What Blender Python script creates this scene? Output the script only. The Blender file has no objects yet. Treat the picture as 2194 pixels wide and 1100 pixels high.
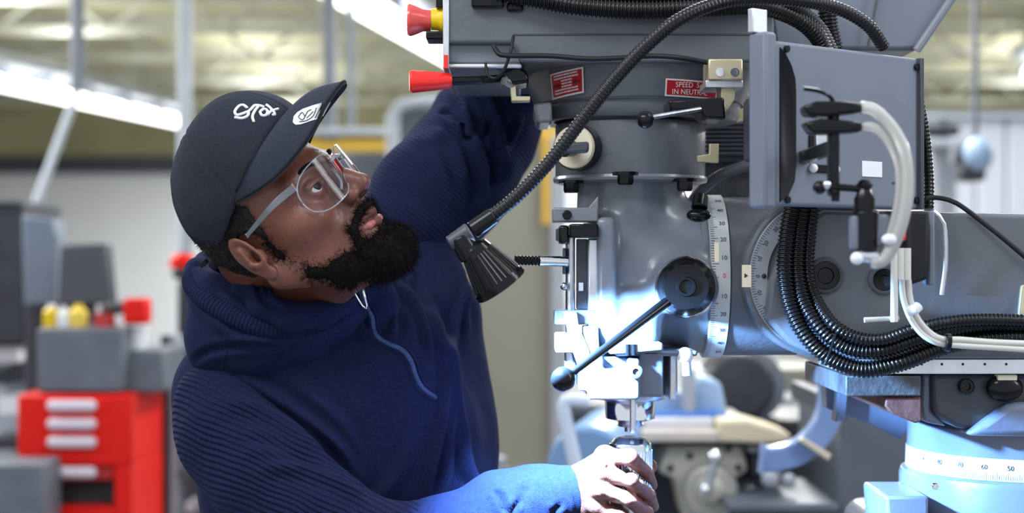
import bpy, math, random
import numpy as np
from mathutils import Vector, Matrix
from mathutils.bvhtree import BVHTree
random.seed(7); rs = np.random.RandomState(7)
C = bpy.context.scene.collection
scn = bpy.context.scene
# ---------------------------------------------------------------- camera
HC = 1.45; FP = 3400.0
cam = bpy.data.cameras.new('camera'); cam_o = bpy.data.objects.new('camera', cam); C.objects.link(cam_o)
cam_o.location = (0, 0, HC); cam_o.rotation_euler = (math.pi/2, 0, 0)
cam.sensor_width = 36; cam.lens = 36*FP/2194
cam.dof.use_dof = True; cam.dof.focus_distance = 1.92; cam.dof.aperture_fstop = 2.9
cam.clip_start = .05; cam.clip_end = 200
scn.camera = cam_o
# ---------------------------------------------------------------- world, lights
w = bpy.data.worlds.new('world'); scn.world = w; w.use_nodes = True
w.node_tree.nodes['Background'].inputs[0].default_value = (.68, .72, .80, 1)
w.node_tree.nodes['Background'].inputs[1].default_value = .85
def area(name, loc, aim, sx, sy, power, col, shape='RECTANGLE'):
    l = bpy.data.lights.new(name, 'AREA'); l.shape = shape; l.size = sx; l.size_y = sy; l.energy = power; l.color = col
    o = bpy.data.objects.new(name, l); C.objects.link(o); o.location = loc
    o.rotation_euler = (Vector(aim)-Vector(loc)).to_track_quat('-Z', 'Y').to_euler(); return o
area('ceiling_lamp_front', (-1.1, .9, 3.0), (-.1, 2.0, 1.4), 2.4, .4, 32, (.93, .96, 1))
area('ceiling_lamp_behind', (.6, 3.6, 3.0), (.1, 2.1, 1.5), 2.4, .4, 30, (.9, .95, 1))
area('ceiling_lamp_right', (2.2, 1.2, 3.0), (.5, 2.0, 1.4), .4, 2.4, 30, (.93, .96, 1))
for i, (x, y) in enumerate([(-3.5, 7), (1, 8), (-4, 13), (1.5, 14), (5, 9), (6, 18), (-3, 20), (2, 21)]):
    area('ceiling_lamp_far', (x, y, 3.2), (x, y+.01, 0), .5, 5, 250, (.96, .98, 1))
    area('ceiling_fill_uplight', (x, y, 3.25), (x, y+.01, 9), .5, 5, 60, (.96, .98, 1))  # upward fill added to brighten the ceiling, as strip lights also shine up
scn.view_settings.view_transform = 'Standard'; scn.view_settings.look = 'None'
scn.view_settings.exposure = 0.42; scn.view_settings.gamma = 1; scn.view_settings.use_curve_mapping = False
# ---------------------------------------------------------------- helpers
def P(x, y, Y=2.0): return Vector(((x-1097)/FP*Y, Y, HC+(550-y)/FP*Y))
def S(n, Y=2.0): return n*Y/FP
def srgb(r, g, b):
    f = lambda c: ((c/255+.055)/1.055)**2.4 if c > 10 else c/255/12.92
    return (f(r), f(g), f(b), 1)
def mat(name, col, rough=.5, metal=0, spec=.5, bump=0, bscale=60, var=0, vscale=8, emit=0, trans=0, sheen=0, coat=0, ior=1.45):
    m = bpy.data.materials.new(name); m.use_nodes = True; nt = m.node_tree; b = nt.nodes['Principled BSDF']
    b.inputs['Base Color'].default_value = col; b.inputs['Roughness'].default_value = rough; b.inputs['Metallic'].default_value = metal
    b.inputs['Specular IOR Level'].default_value = spec; b.inputs['IOR'].default_value = ior
    if emit: b.inputs['Emission Color'].default_value = col; b.inputs['Emission Strength'].default_value = emit
    if trans: b.inputs['Transmission Weight'].default_value = trans
    if sheen: b.inputs['Sheen Weight'].default_value = sheen; b.inputs['Sheen Tint'].default_value = (min(1, col[0]*6+.1), min(1, col[1]*6+.12), min(1, col[2]*6+.2), 1)
    if coat: b.inputs['Coat Weight'].default_value = coat; b.inputs['Coat Roughness'].default_value = .15
    tc = nt.nodes.new('ShaderNodeTexCoord')
    if var:
        n = nt.nodes.new('ShaderNodeTexNoise'); n.inputs['Scale'].default_value = vscale; n.inputs['Detail'].default_value = 6
        nt.links.new(tc.outputs['Object'], n.inputs['Vector'])
        r = nt.nodes.new('ShaderNodeValToRGB'); r.color_ramp.elements[0].position = .3; r.color_ramp.elements[1].position = .72
        r.color_ramp.elements[0].color = tuple(c*(1-var) for c in col[:3])+(1,); r.color_ramp.elements[1].color = tuple(min(1, c*(1+var)) for c in col[:3])+(1,)
        nt.links.new(n.outputs['Fac'], r.inputs['Fac']); nt.links.new(r.outputs['Color'], b.inputs['Base Color'])
    if bump:
        n = nt.nodes.new('ShaderNodeTexNoise'); n.inputs['Scale'].default_value = bscale; n.inputs['Detail'].default_value = 4
        nt.links.new(tc.outputs['Object'], n.inputs['Vector'])
        bp = nt.nodes.new('ShaderNodeBump'); bp.inputs['Strength'].default_value = 1; bp.inputs['Distance'].default_value = bump
        nt.links.new(n.outputs['Fac'], bp.inputs['Height']); nt.links.new(bp.outputs['Normal'], b.inputs['Normal'])
    return m
def rib_mat(name, col, n, pitch, depth, **k):
    m = mat(name, col, **k); nt = m.node_tree; b = nt.nodes['Principled BSDF']
    tc = nt.nodes.new('ShaderNodeTexCoord'); d = nt.nodes.new('ShaderNodeVectorMath'); d.operation = 'DOT_PRODUCT'
    d.inputs[1].default_value = Vector(n).normalized()*(2*math.pi/pitch)
    nz = nt.nodes.new('ShaderNodeTexNoise'); nz.inputs['Scale'].default_value = 9
    nt.links.new(tc.outputs['Object'], nz.inputs['Vector']); nt.links.new(tc.outputs['Object'], d.inputs[0])
    ml = nt.nodes.new('ShaderNodeMath'); ml.operation = 'MULTIPLY_ADD'; ml.inputs[1].default_value = 16
    nt.links.new(nz.outputs['Fac'], ml.inputs[0]); nt.links.new(d.outputs['Value'], ml.inputs[2])
    s = nt.nodes.new('ShaderNodeMath'); s.operation = 'SINE'; nt.links.new(ml.outputs[0], s.inputs[0])
    bp = nt.nodes.new('ShaderNodeBump'); bp.inputs['Distance'].default_value = depth; bp.inputs['Strength'].default_value = 1
    nt.links.new(s.outputs[0], bp.inputs['Height'])
    old = b.inputs['Normal'].links
    if old: nt.links.new(old[0].from_socket, bp.inputs['Normal'])
    nt.links.new(bp.outputs['Normal'], b.inputs['Normal']); return m
G = srgb(104, 113, 127)
M = dict(
 paint=mat('grey_machine_paint', srgb(92, 96, 103), .38, 0, .5, .0006, 140, .10, 14, coat=.3),
 paint_l=mat('pale_grey_paint', srgb(116, 122, 131), .33, 0, .5, .0003, 160, .08, 12, coat=.35),
 paint_d=mat('dark_grey_paint', srgb(64, 67, 74), .42, 0, .5, .0004, 160, .12, 14),
 boxg=mat('box_grey_paint', srgb(112, 119, 132), .45, 0, .4, .0002, 300, .05, 10),
 pedestal=mat('blue_grey_paint', srgb(98, 108, 128), .35, 0, .5, .0004, 90, .06, 12, coat=.4),
 casting=mat('bare_casting', srgb(80, 82, 86), .55, .4, .5, .0012, 160, .35, 60),
 rust=mat('rusty_casting', srgb(105, 72, 66), .7, .2, .4, .001, 120, .3, 50),
 chrome=mat('chrome', (.8, .82, .85, 1), .12, 1),
 steel=mat('machined_steel', (.58, .6, .63, 1), .28, 1, .5, .0002, 200, .15, 60),
 steel_b=mat('brushed_steel', (.7, .72, .75, 1), .35, .85, .5, 0, 0, .12, 40),
 brass=mat('brass', srgb(205, 195, 160), .35, .6),
 black=mat('black_plastic', srgb(13, 14, 16), .2, 0, .35),
 blackm=mat('matte_black_rubber', srgb(20, 21, 24), .6, 0, .4, .0004, 200),
 conduit=mat('black_conduit', srgb(9, 10, 12), .25, 0, .5),
 red=mat('red_plastic', srgb(232, 32, 22), .35, 0, .5, coat=.3),
 redtr=mat('faded_red_plastic', srgb(216, 72, 66), .2, 0, .6, coat=.6),
 yellow=mat('yellow_plastic', srgb(225, 190, 20), .4),
 label_w=mat('label_white', srgb(225, 220, 215), .5),
 label_r=mat('label_red', srgb(168, 28, 38), .5, 0, .4, 0, 0, .15, 90),
 scale=mat('engraved_scale_band', srgb(200, 203, 205), .45, .1, .5, 0, 0, .06, 50),
 scale_d=mat('dull_scale_plate', srgb(150, 154, 162), .42, .3, .5, 0, 0, .1, 50),
 ink=mat('scale_ink', srgb(38, 42, 60), .6), ink_r=mat('red_ink', srgb(215, 60, 80), .6),
 cream=mat('cream_disc', srgb(222, 212, 186), .5), white=mat('white_plastic', srgb(232, 234, 238), .4),
 hose=mat('clear_hose', srgb(205, 205, 200), .25, 0, .5, trans=.35), hose_c=mat('hose_core', srgb(170, 160, 110), .5),
 tubew=mat('white_pneumatic_tube', srgb(205, 204, 196), .4),
 navy=mat('navy_fleece', srgb(26, 32, 62), .95, 0, .15, .0012, 900, .25, 260, sheen=.08),
 zip=mat('blue_zip_tape', srgb(58, 80, 124), .5, .2, .5, .001, 900, .3, 500),
 capm=mat('black_cap_cotton', srgb(42, 45, 54), .95, 0, .15, .0008, 1300, .22, 500, sheen=.08),
 capv=mat('cap_visor_cotton', srgb(50, 54, 65), .95, 0, .15, .0008, 1300, .18, 500, sheen=.12),
 capseam=mat('dark_cap_seam_thread', srgb(18, 19, 24), .95), thread=mat('white_embroidery', srgb(226, 226, 230), .8, 0, .2, .001, 900),  # capseam: plain near-black thread for piping, brim seam, buckle and print
 skin=mat('brown_skin', srgb(112, 68, 54), .42, 0, .5, .0006, 320, .22, 28, coat=.12),
 lips=mat('lips', srgb(104, 64, 60), .6, 0, .3, .0004, 400), nail=mat('fingernail', srgb(190, 150, 140), .3),
 eyew=mat('eye_white', srgb(200, 196, 190), .15), iris=mat('dark_iris', srgb(16, 11, 9), .25, 0, .3),
 beard=mat('black_beard', srgb(26, 21, 20), .85, 0, .15, .003, 400), hair=mat('black_hair', srgb(24, 21, 21), .6, 0, .4, .003, 400),
 jeans=mat('dark_jeans', srgb(40, 48, 70), .9), shoe=mat('shoe_leather', srgb(40, 34, 30), .5),
)
M['rib_r'] = rib_mat('ribbed_navy_knit_right', srgb(26, 32, 62), (.42, .25, .9), .0068, .0016, rough=.95, spec=.15, sheen=.08, var=.2, vscale=260)
M['rib_l'] = rib_mat('ribbed_navy_knit_left', srgb(26, 32, 62), (.62, .1, .75), .0060, .0014, rough=.95, spec=.15, sheen=.08, var=.2, vscale=260)
M['rib_h'] = rib_mat('ribbed_navy_hood_band', srgb(26, 32, 62), (.95, .3, .25), .0055, .0012, rough=.95, spec=.15, sheen=.08, var=.2, vscale=260)
def lens_mat():
    m = bpy.data.materials.new('clear_lens'); m.use_nodes = True; nt = m.node_tree; nt.nodes.remove(nt.nodes['Principled BSDF'])
    t = nt.nodes.new('ShaderNodeBsdfTransparent'); t.inputs[0].default_value = (.93, .94, .96, 1)
    g = nt.nodes.new('ShaderNodeBsdfGlossy'); g.inputs['Roughness'].default_value = .04
    f = nt.nodes.new('ShaderNodeFresnel'); f.inputs[0].default_value = 1.22; mx = nt.nodes.new('ShaderNodeMixShader')
    nt.links.new(f.outputs[0], mx.inputs[0]); nt.links.new(t.outputs[0], mx.inputs[1]); nt.links.new(g.outputs[0], mx.inputs[2])
    nt.links.new(mx.outputs[0], nt.nodes['Material Output'].inputs[0]); return m
M['lens'] = lens_mat()
M['lensrim'] = mat('clear_polycarbonate_edge', srgb(190, 196, 205), .08, 0, .8, trans=.55, ior=1.55)
M['temple'] = mat('clear_grey_temple', srgb(150, 155, 163), .12, 0, .8, trans=.6, ior=1.5)

class MB:
    def __init__(s): s.v = []; s.f = []
    def add(s, vs, fs):
        o = len(s.v); s.v += [tuple(v) for v in vs]; s.f += [tuple(i+o for i in f) for f in fs]; return s
    def box(s, c, h, R=None):
        c = Vector(c); vs = []
        for a in (-1, 1):
            for b in (-1, 1):
                for d in (-1, 1):
                    p = Vector((a*h[0], b*h[1], d*h[2])); vs.append(c+(R@p if R else p))
        return s.add(vs, [(0, 1, 3, 2), (4, 6, 7, 5), (0, 4, 5, 1), (2, 3, 7, 6), (0, 2, 6, 4), (1, 5, 7, 3)])
    def pbox(s, x0, y0, x1, y1, Ya, Yb):
        a = P(x0, y0, Ya); b = P(x1, y1, Ya)
        return s.box(((a.x+b.x)/2, (Ya+Yb)/2, (a.z+b.z)/2), (abs(b.x-a.x)/2, (Yb-Ya)/2, abs(a.z-b.z)/2))
    def prism(s, poly, Ya, Yb):
        n = len(poly); A = [P(x, y, Ya) for x, y in poly]
        ar = sum(A[i].x*A[(i+1) % n].z-A[(i+1) % n].x*A[i].z for i in range(n))
        if ar < 0: A = A[::-1]
        vs = A+[Vector((p.x, Yb, p.z)) for p in A]
        return s.add(vs, [tuple(range(n)), tuple(range(2*n-1, n-1, -1))]+[(i, i+n, (i+1) % n+n, (i+1) % n) for i in range(n)])
    def lathe(s, o, d, prof, n=48, closed=True):
        o = Vector(o); d = Vector(d).normalized(); u = d.orthogonal().normalized(); v = d.cross(u); vs = []; fs = []
        for t, r in prof:
            for i in range(n):
                a = 2*math.pi*i/n; vs.append(o+d*t+(u*math.cos(a)+v*math.sin(a))*r)
        for j in range(len(prof)-1):
            for i in range(n):
                k = (i+1) % n; fs.append((j*n+i, j*n+k, (j+1)*n+k, (j+1)*n+i))
        if closed: fs.append(tuple(range(n-1, -1, -1))); m = (len(prof)-1)*n; fs.append(tuple(range(m, m+n)))
        return s.add(vs, fs)
    def cyl(s, a, b, r, r2=None, n=32):
        a = Vector(a); b = Vector(b); L = (b-a).length; r2 = r if r2 is None else r2
        return s.lathe(a, b-a, [(0, r), (L, r2)], n)
    def ball(s, c, r, n=24, sc=(1, 1, 1)):
        c = Vector(c); vs = []; fs = []; m = n//2
        for j in range(1, m):
            t = math.pi*j/m
            for i in range(n):
                a = 2*math.pi*i/n; vs.append(c+Vector((math.sin(t)*math.cos(a)*sc[0], math.sin(t)*math.sin(a)*sc[1], math.cos(t)*sc[2]))*r)
        vs += [c+Vector((0, 0, r*sc[2])), c-Vector((0, 0, r*sc[2]))]; T = len(vs)-2
        for j in range(m-2):
            for i in range(n): k = (i+1) % n; fs.append((j*n+i, (j+1)*n+i, (j+1)*n+k, j*n+k))
        for i in range(n): k = (i+1) % n; fs.append((T, i, k)); fs.append((T+1, (m-2)*n+k, (m-2)*n+i))
        return s.add(vs, fs)
    def tube(s, pts, r, n=12, rf=None, step=None):
        if step: pts = spline(pts, step)
        pts = [Vector(p) for p in pts]; vs = []; fs = []; N = len(pts); up = None; L = 0
        for i, p in enumerate(pts):
            d = (pts[min(i+1, N-1)]-pts[max(i-1, 0)]).normalized()
            if i: L += (p-pts[i-1]).length
            if up is None: up = d.orthogonal().normalized()
            up = (up-d*up.dot(d)).normalized(); v = d.cross(up); rr = rf(L, i/(N-1)) if rf else r
            for k in range(n):
                a = 2*math.pi*k/n; vs.append(p+(up*math.cos(a)+v*math.sin(a))*rr)
        for i in range(N-1):
            for k in range(n): q = (k+1) % n; fs.append((i*n+k, i*n+q, (i+1)*n+q, (i+1)*n+k))
        fs.append(tuple(range(n-1, -1, -1))); fs.append(tuple(range((N-1)*n, N*n)))
        return s.add(vs, fs)
def spline(pts, step):
    pts = [Vector(p) for p in pts]; pts = [pts[0]*2-pts[1]]+pts+[pts[-1]*2-pts[-2]]; out = []
    for i in range(1, len(pts)-2):
        a, b, c, d = pts[i-1:i+3]; n = max(2, int((c-b).length/step))
        for k in range(n):
            t = k/n; out.append(.5*((2*b)+(c-a)*t+(2*a-5*b+4*c-d)*t*t+(3*b-a-3*c+d)*t**3))
    out.append(pts[-2]); return out
def fin(name, me, m, parent=None, bevel=0, ang=35, label=None, cat=None, group=None, kind=None, seg=2):
    me.name = name; me.materials.append(m)
    me.shade_smooth()
    if ang: me.set_sharp_from_angle(angle=math.radians(ang))
    o = bpy.data.objects.new(name, me); C.objects.link(o)
    if parent is not None:
        o.parent = parent; off = Vector(); q = parent
        while q: off += q.location; q = q.parent
        o.location = -off
    else:
        n = len(me.vertices); co = np.empty(n*3); me.vertices.foreach_get('co', co); co = co.reshape(-1, 3)
        c = Vector(((co[:, 0].min()+co[:, 0].max())/2, (co[:, 1].min()+co[:, 1].max())/2, co[:, 2].min()))
        me.transform(Matrix.Translation(-c)); o.location = c
    if bevel:
        b = o.modifiers.new('bevel', 'BEVEL'); b.width = bevel; b.segments = seg; b.limit_method = 'ANGLE'; b.angle_limit = math.radians(40)
        b.use_clamp_overlap = True
    if label: o['label'] = label
    if cat: o['category'] = cat
    if group: o['group'] = group
    if kind: o['kind'] = kind
    return o
def mk(name, mb, m, parent=None, **k):
    me = bpy.data.meshes.new(name); me.from_pydata(mb.v, [], mb.f); me.update(); return fin(name, me, m, parent, **k)
def thing(name, label, cat, loc, group=None):
    o = bpy.data.objects.new(name, None); C.objects.link(o); o.location = loc; o.empty_display_size = .05
    o['label'] = label; o['category'] = cat
    if group: o['group'] = group
    return o
def bvh_of(*objs):
    V = []; F = []
    for o in objs:
        off = Vector(); q = o
        while q: off += q.location; q = q.parent
        b = len(V); V += [v.co+off for v in o.data.vertices]; F += [tuple(i+b for i in p.vertices) for p in o.data.polygons]
    return BVHTree.FromPolygons(V, F)
def hit(bvh, x, y, lift=0, dflt=2.0):
    o = Vector((0, 0, HC)); d = (P(x, y, 2)-o).normalized(); r = bvh.ray_cast(o, d)
    if r[0] is None: return P(x, y, dflt), Vector((0, -1, 0))
    n = r[1] if r[1].dot(d) < 0 else -r[1]
    return r[0]+n*lift, n
def text_mb(txt, size, fn, mb=None, thick=0.0004):
    """flat text outline, each vertex mapped through fn(x, y, z)"""
    cu = bpy.data.curves.new('t', 'FONT'); cu.body = txt; cu.size = size; cu.align_x = 'CENTER'; cu.align_y = 'CENTER'; cu.resolution_u = 3; cu.extrude = thick
    o = bpy.data.objects.new('t', cu); C.objects.link(o); me = bpy.data.meshes.new_from_object(o)
    mb = mb or MB(); mb.add([fn(*v.co) for v in me.vertices], [tuple(p.vertices) for p in me.polygons])
    bpy.data.objects.remove(o); bpy.data.curves.remove(cu); bpy.data.meshes.remove(me); return mb
# ---------------------------------------------------------------- distance field sculpting
def A3(v): return np.array(v, dtype=np.float32)
def s_ell(c, r, R=None):
    c = A3(c); r = A3(r); Rm = None if R is None else np.array(R, dtype=np.float32)
    def f(X, Y, Z):
        x, y, z = X-c[0], Y-c[1], Z-c[2]
        if Rm is not None: x, y, z = [Rm[0, i]*x+Rm[1, i]*y+Rm[2, i]*z for i in range(3)]
        k0 = np.sqrt((x/r[0])**2+(y/r[1])**2+(z/r[2])**2)+1e-6; k1 = np.sqrt((x/r[0]**2)**2+(y/r[1]**2)**2+(z/r[2]**2)**2)+1e-6
        return k0*(k0-1)/k1
    m = float(max(r)); return f, c-m, c+m
def s_cap(a, b, ra, rb=None):
    a = A3(a); b = A3(b); rb = ra if rb is None else rb; d = b-a; dd = float((d*d).sum())+1e-12
    def f(X, Y, Z):
        t = np.clip(((X-a[0])*d[0]+(Y-a[1])*d[1]+(Z-a[2])*d[2])/dd, 0, 1)
        return np.sqrt((X-a[0]-t*d[0])**2+(Y-a[1]-t*d[1])**2+(Z-a[2]-t*d[2])**2)-(ra+(rb-ra)*t)
    m = max(ra, rb); return f, np.minimum(a, b)-m, np.maximum(a, b)+m
def s_box(c, h, rd=0.0, R=None):
    c = A3(c); h = A3(h)-rd; Rm = None if R is None else np.array(R, dtype=np.float32)
    def f(X, Y, Z):
        x, y, z = X-c[0], Y-c[1], Z-c[2]
        if Rm is not None: x, y, z = [Rm[0, i]*x+Rm[1, i]*y+Rm[2, i]*z for i in range(3)]
        x, y, z = abs(x)-h[0], abs(y)-h[1], abs(z)-h[2]
        return np.sqrt(np.maximum(x, 0)**2+np.maximum(y, 0)**2+np.maximum(z, 0)**2)+np.minimum(np.maximum(x, np.maximum(y, z)), 0)-rd
    m = float(np.sqrt(((h+rd)**2).sum())); return f, c-m, c+m
def s_cyl(a, b, r, rd=0.0):
    a = A3(a); b = A3(b); d = b-a; L = float(np.sqrt((d*d).sum())); d = d/L; c = (a+b)/2
    def f(X, Y, Z):
        t = (X-c[0])*d[0]+(Y-c[1])*d[1]+(Z-c[2])*d[2]
        q = np.sqrt(np.maximum((X-c[0]-t*d[0])**2+(Y-c[1]-t*d[1])**2+(Z-c[2]-t*d[2])**2, 0))-(r-rd); p = abs(t)-(L/2-rd)
        return np.minimum(np.maximum(q, p), 0)+np.sqrt(np.maximum(q, 0)**2+np.maximum(p, 0)**2)-rd
    return f, np.minimum(a, b)-r, np.maximum(a, b)+r
class Field:
    def __init__(s, lo, hi, h):
        s.lo = np.array(lo, dtype=np.float32); s.h = h; s.n = np.ceil((np.array(hi)-s.lo)/h).astype(int)+1
        s.ax = [(s.lo[i]+h*np.arange(s.n[i])).astype(np.float32) for i in range(3)]; s.D = np.full(s.n, .08, dtype=np.float32)
    def op(s, prim, k=.01, sub=False, inter=False):
        f, lo, hi = prim; m = k*1.2+s.h*3+(.02 if not sub else 0)
        a = np.clip(np.floor((np.array(lo)-m-s.lo)/s.h).astype(int), 0, s.n); b = np.clip(np.ceil((np.array(hi)+m-s.lo)/s.h).astype(int)+1, 0, s.n)
        if inter: a = np.zeros(3, int); b = s.n
        if (b <= a).any(): return s
        X = s.ax[0][a[0]:b[0], None, None]; Y = s.ax[1][None, a[1]:b[1], None]; Z = s.ax[2][None, None, a[2]:b[2]]
        sl = tuple(slice(a[i], b[i]) for i in range(3)); d = f(X, Y, Z)+0*s.D[sl]; e = s.D[sl]; k = max(k, 1e-5)
        if sub or inter:
            d = -d if sub else d; h = np.clip(.5-.5*(e-d)/k, 0, 1); s.D[sl] = e*(1-h)+d*h+k*h*(1-h)
        else:
            h = np.clip(.5+.5*(e-d)/k, 0, 1); s.D[sl] = d*h+e*(1-h)-k*h*(1-h)
        return s
    def add(s, prim, k=.01): return s.op(prim, k)
    def sub(s, prim, k=.004): return s.op(prim, k, sub=True)
    def chain(s, pts, k=.01):
        for (a, ra), (b, rb) in zip(pts, pts[1:]): s.op(s_cap(a, b, ra, rb), k)
        return s
    def mesh(s, smooth=1, close=True):
        D = s.D.copy()
        if close:
            for i in range(3):
                sl = [slice(None)]*3; sl[i] = 0; D[tuple(sl)] = np.maximum(D[tuple(sl)], s.h); sl[i] = -1; D[tuple(sl)] = np.maximum(D[tuple(sl)], s.h)
        I = D < 0; nx, ny, nz = [int(q)-1 for q in s.n]
        cnt = np.zeros((nx, ny, nz), np.int8)
        for i in (0, 1):
            for j in (0, 1):
                for k in (0, 1): cnt += I[i:i+nx, j:j+ny, k:k+nz]
        act = (cnt > 0) & (cnt < 8); idx = np.full((nx, ny, nz), -1, np.int64); cells = np.argwhere(act); idx[act] = np.arange(len(cells))
        acc = np.zeros((len(cells), 3)); num = np.zeros(len(cells)); cs = [(i, j, k) for i in (0, 1) for j in (0, 1) for k in (0, 1)]
        val = {c: D[cells[:, 0]+c[0], cells[:, 1]+c[1], cells[:, 2]+c[2]] for c in cs}
        for c in cs:
            for a in range(3):
                if c[a] == 0:
                    e = list(c); e[a] = 1; e = tuple(e); v0, v1 = val[c], val[e]; m = (v0 < 0) != (v1 < 0)
                    t = np.where(m, v0/(v0-v1+1e-20), 0); p = np.zeros((len(cells), 3)); p[:] = c; p[:, a] = t
                    acc[m] += p[m]; num[m] += 1
        V = s.lo+(cells+acc/num[:, None])*s.h; F = []
        for a in range(3):
            b, c = (a+1) % 3, (a+2) % 3; sl0 = [slice(1, -1)]*3; sl1 = [slice(1, -1)]*3
            sl0[a] = slice(0, -1); sl1[a] = slice(1, None); i0 = I[tuple(sl0)]; i1 = I[tuple(sl1)]
            for flip in (0, 1):
                q = np.argwhere(i0 & ~i1) if not flip else np.argwhere(~i0 & i1)
                if not len(q): continue
                q = q.copy(); q[:, b] += 1; q[:, c] += 1
                def g(db, dc): r = q.copy(); r[:, b] -= db; r[:, c] -= dc; return idx[r[:, 0], r[:, 1], r[:, 2]]
                qd = [g(1, 1), g(0, 1), g(0, 0), g(1, 0)]; qd = qd[::-1] if flip else qd
                F.append(np.stack(qd, 1))
        F = np.concatenate(F)
        for _ in range(smooth):
            nb = np.zeros_like(V); ct = np.zeros(len(V))
            for i in range(4):
                a_, b_ = F[:, i], F[:, (i+1) % 4]
                for k in range(3): nb[:, k] += np.bincount(a_, V[b_, k], len(V))+np.bincount(b_, V[a_, k], len(V))
                ct += np.bincount(a_, minlength=len(V))+np.bincount(b_, minlength=len(V))
            V = .45*V+.55*nb/ct[:, None]
        return V, F
def npmesh(name, V, F):
    me = bpy.data.meshes.new(name); V = np.asarray(V, np.float32); F = np.asarray(F, np.int32)
    me.vertices.add(len(V)); me.vertices.foreach_set('co', V.ravel()); me.loops.add(F.size); me.loops.foreach_set('vertex_index', F.ravel())
    me.polygons.add(len(F)); me.polygons.foreach_set('loop_start', np.arange(len(F), dtype=np.int32)*F.shape[1])
    me.update(calc_edges=True); me.validate(); return me
def vnormals(V, F):
    n = np.cross(V[F[:, 2]]-V[F[:, 0]], V[F[:, 3]]-V[F[:, 1]]); N = np.zeros_like(V)
    for i in range(4):
        for k in range(3): N[:, k] += np.bincount(F[:, i], n[:, k], len(V))
    return N/(np.linalg.norm(N, axis=1, keepdims=True)+1e-12)
def sculpt(name, V, F, m, parent, **k): k.setdefault('ang', 0); return fin(name, npmesh(name, V, F), m, parent, **k)
def noise3(V, sc, seed=0, oct=3):
    r = np.random.RandomState(seed); o = np.zeros(len(V))
    for j in range(oct):
        for _ in range(5):
            d = r.randn(3); d /= np.linalg.norm(d); o += np.sin(V@d*2*math.pi*sc*(2**j)*(.7+.6*r.rand())+r.rand()*6.28)/(5*2**j)
    return o
def strands(V, N, count, L, r, seed=1, curl=1.0):
    """short curled hairs rooted on surface points"""
    q = np.random.RandomState(seed); ids = q.randint(0, len(V), count); v = []; f = []
    for i in ids:
        p = V[i]+q.randn(3)*.0008; n = N[i]+q.randn(3)*.45*curl; n /= np.linalg.norm(n); t = np.cross(n, q.randn(3)); t /= np.linalg.norm(t)+1e-9; b = np.cross(n, t)
        l = L*(.5+.8*q.rand()); ph = q.rand()*6.28; b0 = len(v)
        for k in range(5):
            a = ph+k*1.5; c = p+n*l*k/4+(t*math.cos(a)+b*math.sin(a))*l*.22*curl*(k/4)
            rr = r*(1-k/5)
            for j in range(3): w_ = 2.094*j; v.append(c+(t*math.cos(w_)+b*math.sin(w_))*rr)
        for k in range(4):
            for j in range(3): z = (j+1) % 3; f.append((b0+k*3+j, b0+k*3+z, b0+k*3+3+z, b0+k*3+3+j))
    return np.array(v), np.array(f)
# ---------------------------------------------------------------- the man
man = thing('person', 'man in black cap, clear safety glasses and navy hoodie looking up at the milling machine', 'person', P(700, 1110, 2.16)*Vector((1, 1, 0)) if False else Vector((P(700, 1110, 2.16).x, 2.16, 0)))
HS = 1.06; HO = P(611, 500, 1.93)
HR = np.array([[.7248, .3109, -.6148], [-.4500, .8894, -.0807], [.5216, .3352, .7846]])     # columns: forward, left, up of the head
U_, S_, Vt_ = np.linalg.svd(HR); HR = U_@Vt_
def toW(V): return np.asarray(V)@HR.T*HS+np.array(HO)
def toL(p): return (np.array(p)-np.array(HO))@HR/HS
def sculptL(name, fld, m, parent, smooth=1, disp=None, **k):
    V, F = fld.mesh(smooth)
    if disp is not None: V = V+vnormals(V, F)*disp(V)[:, None]
    return sculpt(name, toW(V), F, m, parent, **k)
# body: head, neck and the hidden trunk under the hoodie
f = Field((-.125, -.1, -.19), (.145, .1, .17), .0017)
f.add(s_ell((-.001, 0, .052), (.086, .075, .089)), .001)
f.add(s_ell((.045, 0, -.005), (.050, .060, .085)), .03)
for s in (-1, 1):
    f.add(s_cap((.0, s*.056, -.035), (.078, s*.018, -.086), .018, .017), .03)
    f.add(s_ell((.058, s*.046, -.006), (.028, .021, .019)), .02)
    f.add(s_cap((.092, s*.008, .038), (.077, s*.047, .037), .009, .008), .018)
f.add(s_ell((.088, 0, -.082), (.022, .022, .018)), .02)
f.add(s_ell((.078, 0, -.044), (.026, .030, .028)), .02)
for s in (-1, 1): f.sub(s_ell((.103, s*.032, .016), (.018, .019, .014)), .02)
f.chain([((.086, 0, .038), .007), ((.108, 0, .006), .008), ((.119, 0, -.008), .0115)], .012)
for s in (-1, 1):
    f.add(s_ell((.106, s*.0145, -.013), (.0115, .0085, .009)), .008)
    f.sub(s_ell((.112, s*.0085, -.0225), (.0065, .0042, .006)), .003)
    # eyelids round the eyeballs
    f.add(s_ell((.0805, s*.0315, .017), (.0145, .0155, .0145)), .006)
    f.sub(s_ell((.098, s*.0325, .0165), (.016, .0125, .0050)), .002)
    f.add(s_cap((.093, s*.021, .0232), (.087, s*.045, .0228), .0024), .004)
    # creases from nose to mouth
    f.sub(s_cap((.099, s*.025, -.018), (.088, s*.036, -.045), .0022), .008)
f.sub(s_ell((.116, 0, -.028), (.006, .004, .008)), .006)
# neck and the top of the trunk
nk = [P(575, 540, 1.99), P(640, 660, 2.06), P(690, 780, 2.12)]; nk = [toL(p) for p in nk]
f.add(s_cap(nk[0], nk[1], .060, .058), .03); f.add(s_cap(nk[1], nk[2], .058, .075), .02)
f.add(s_cap((.045, 0, -.07), nk[1], .03, .04), .03)
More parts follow.
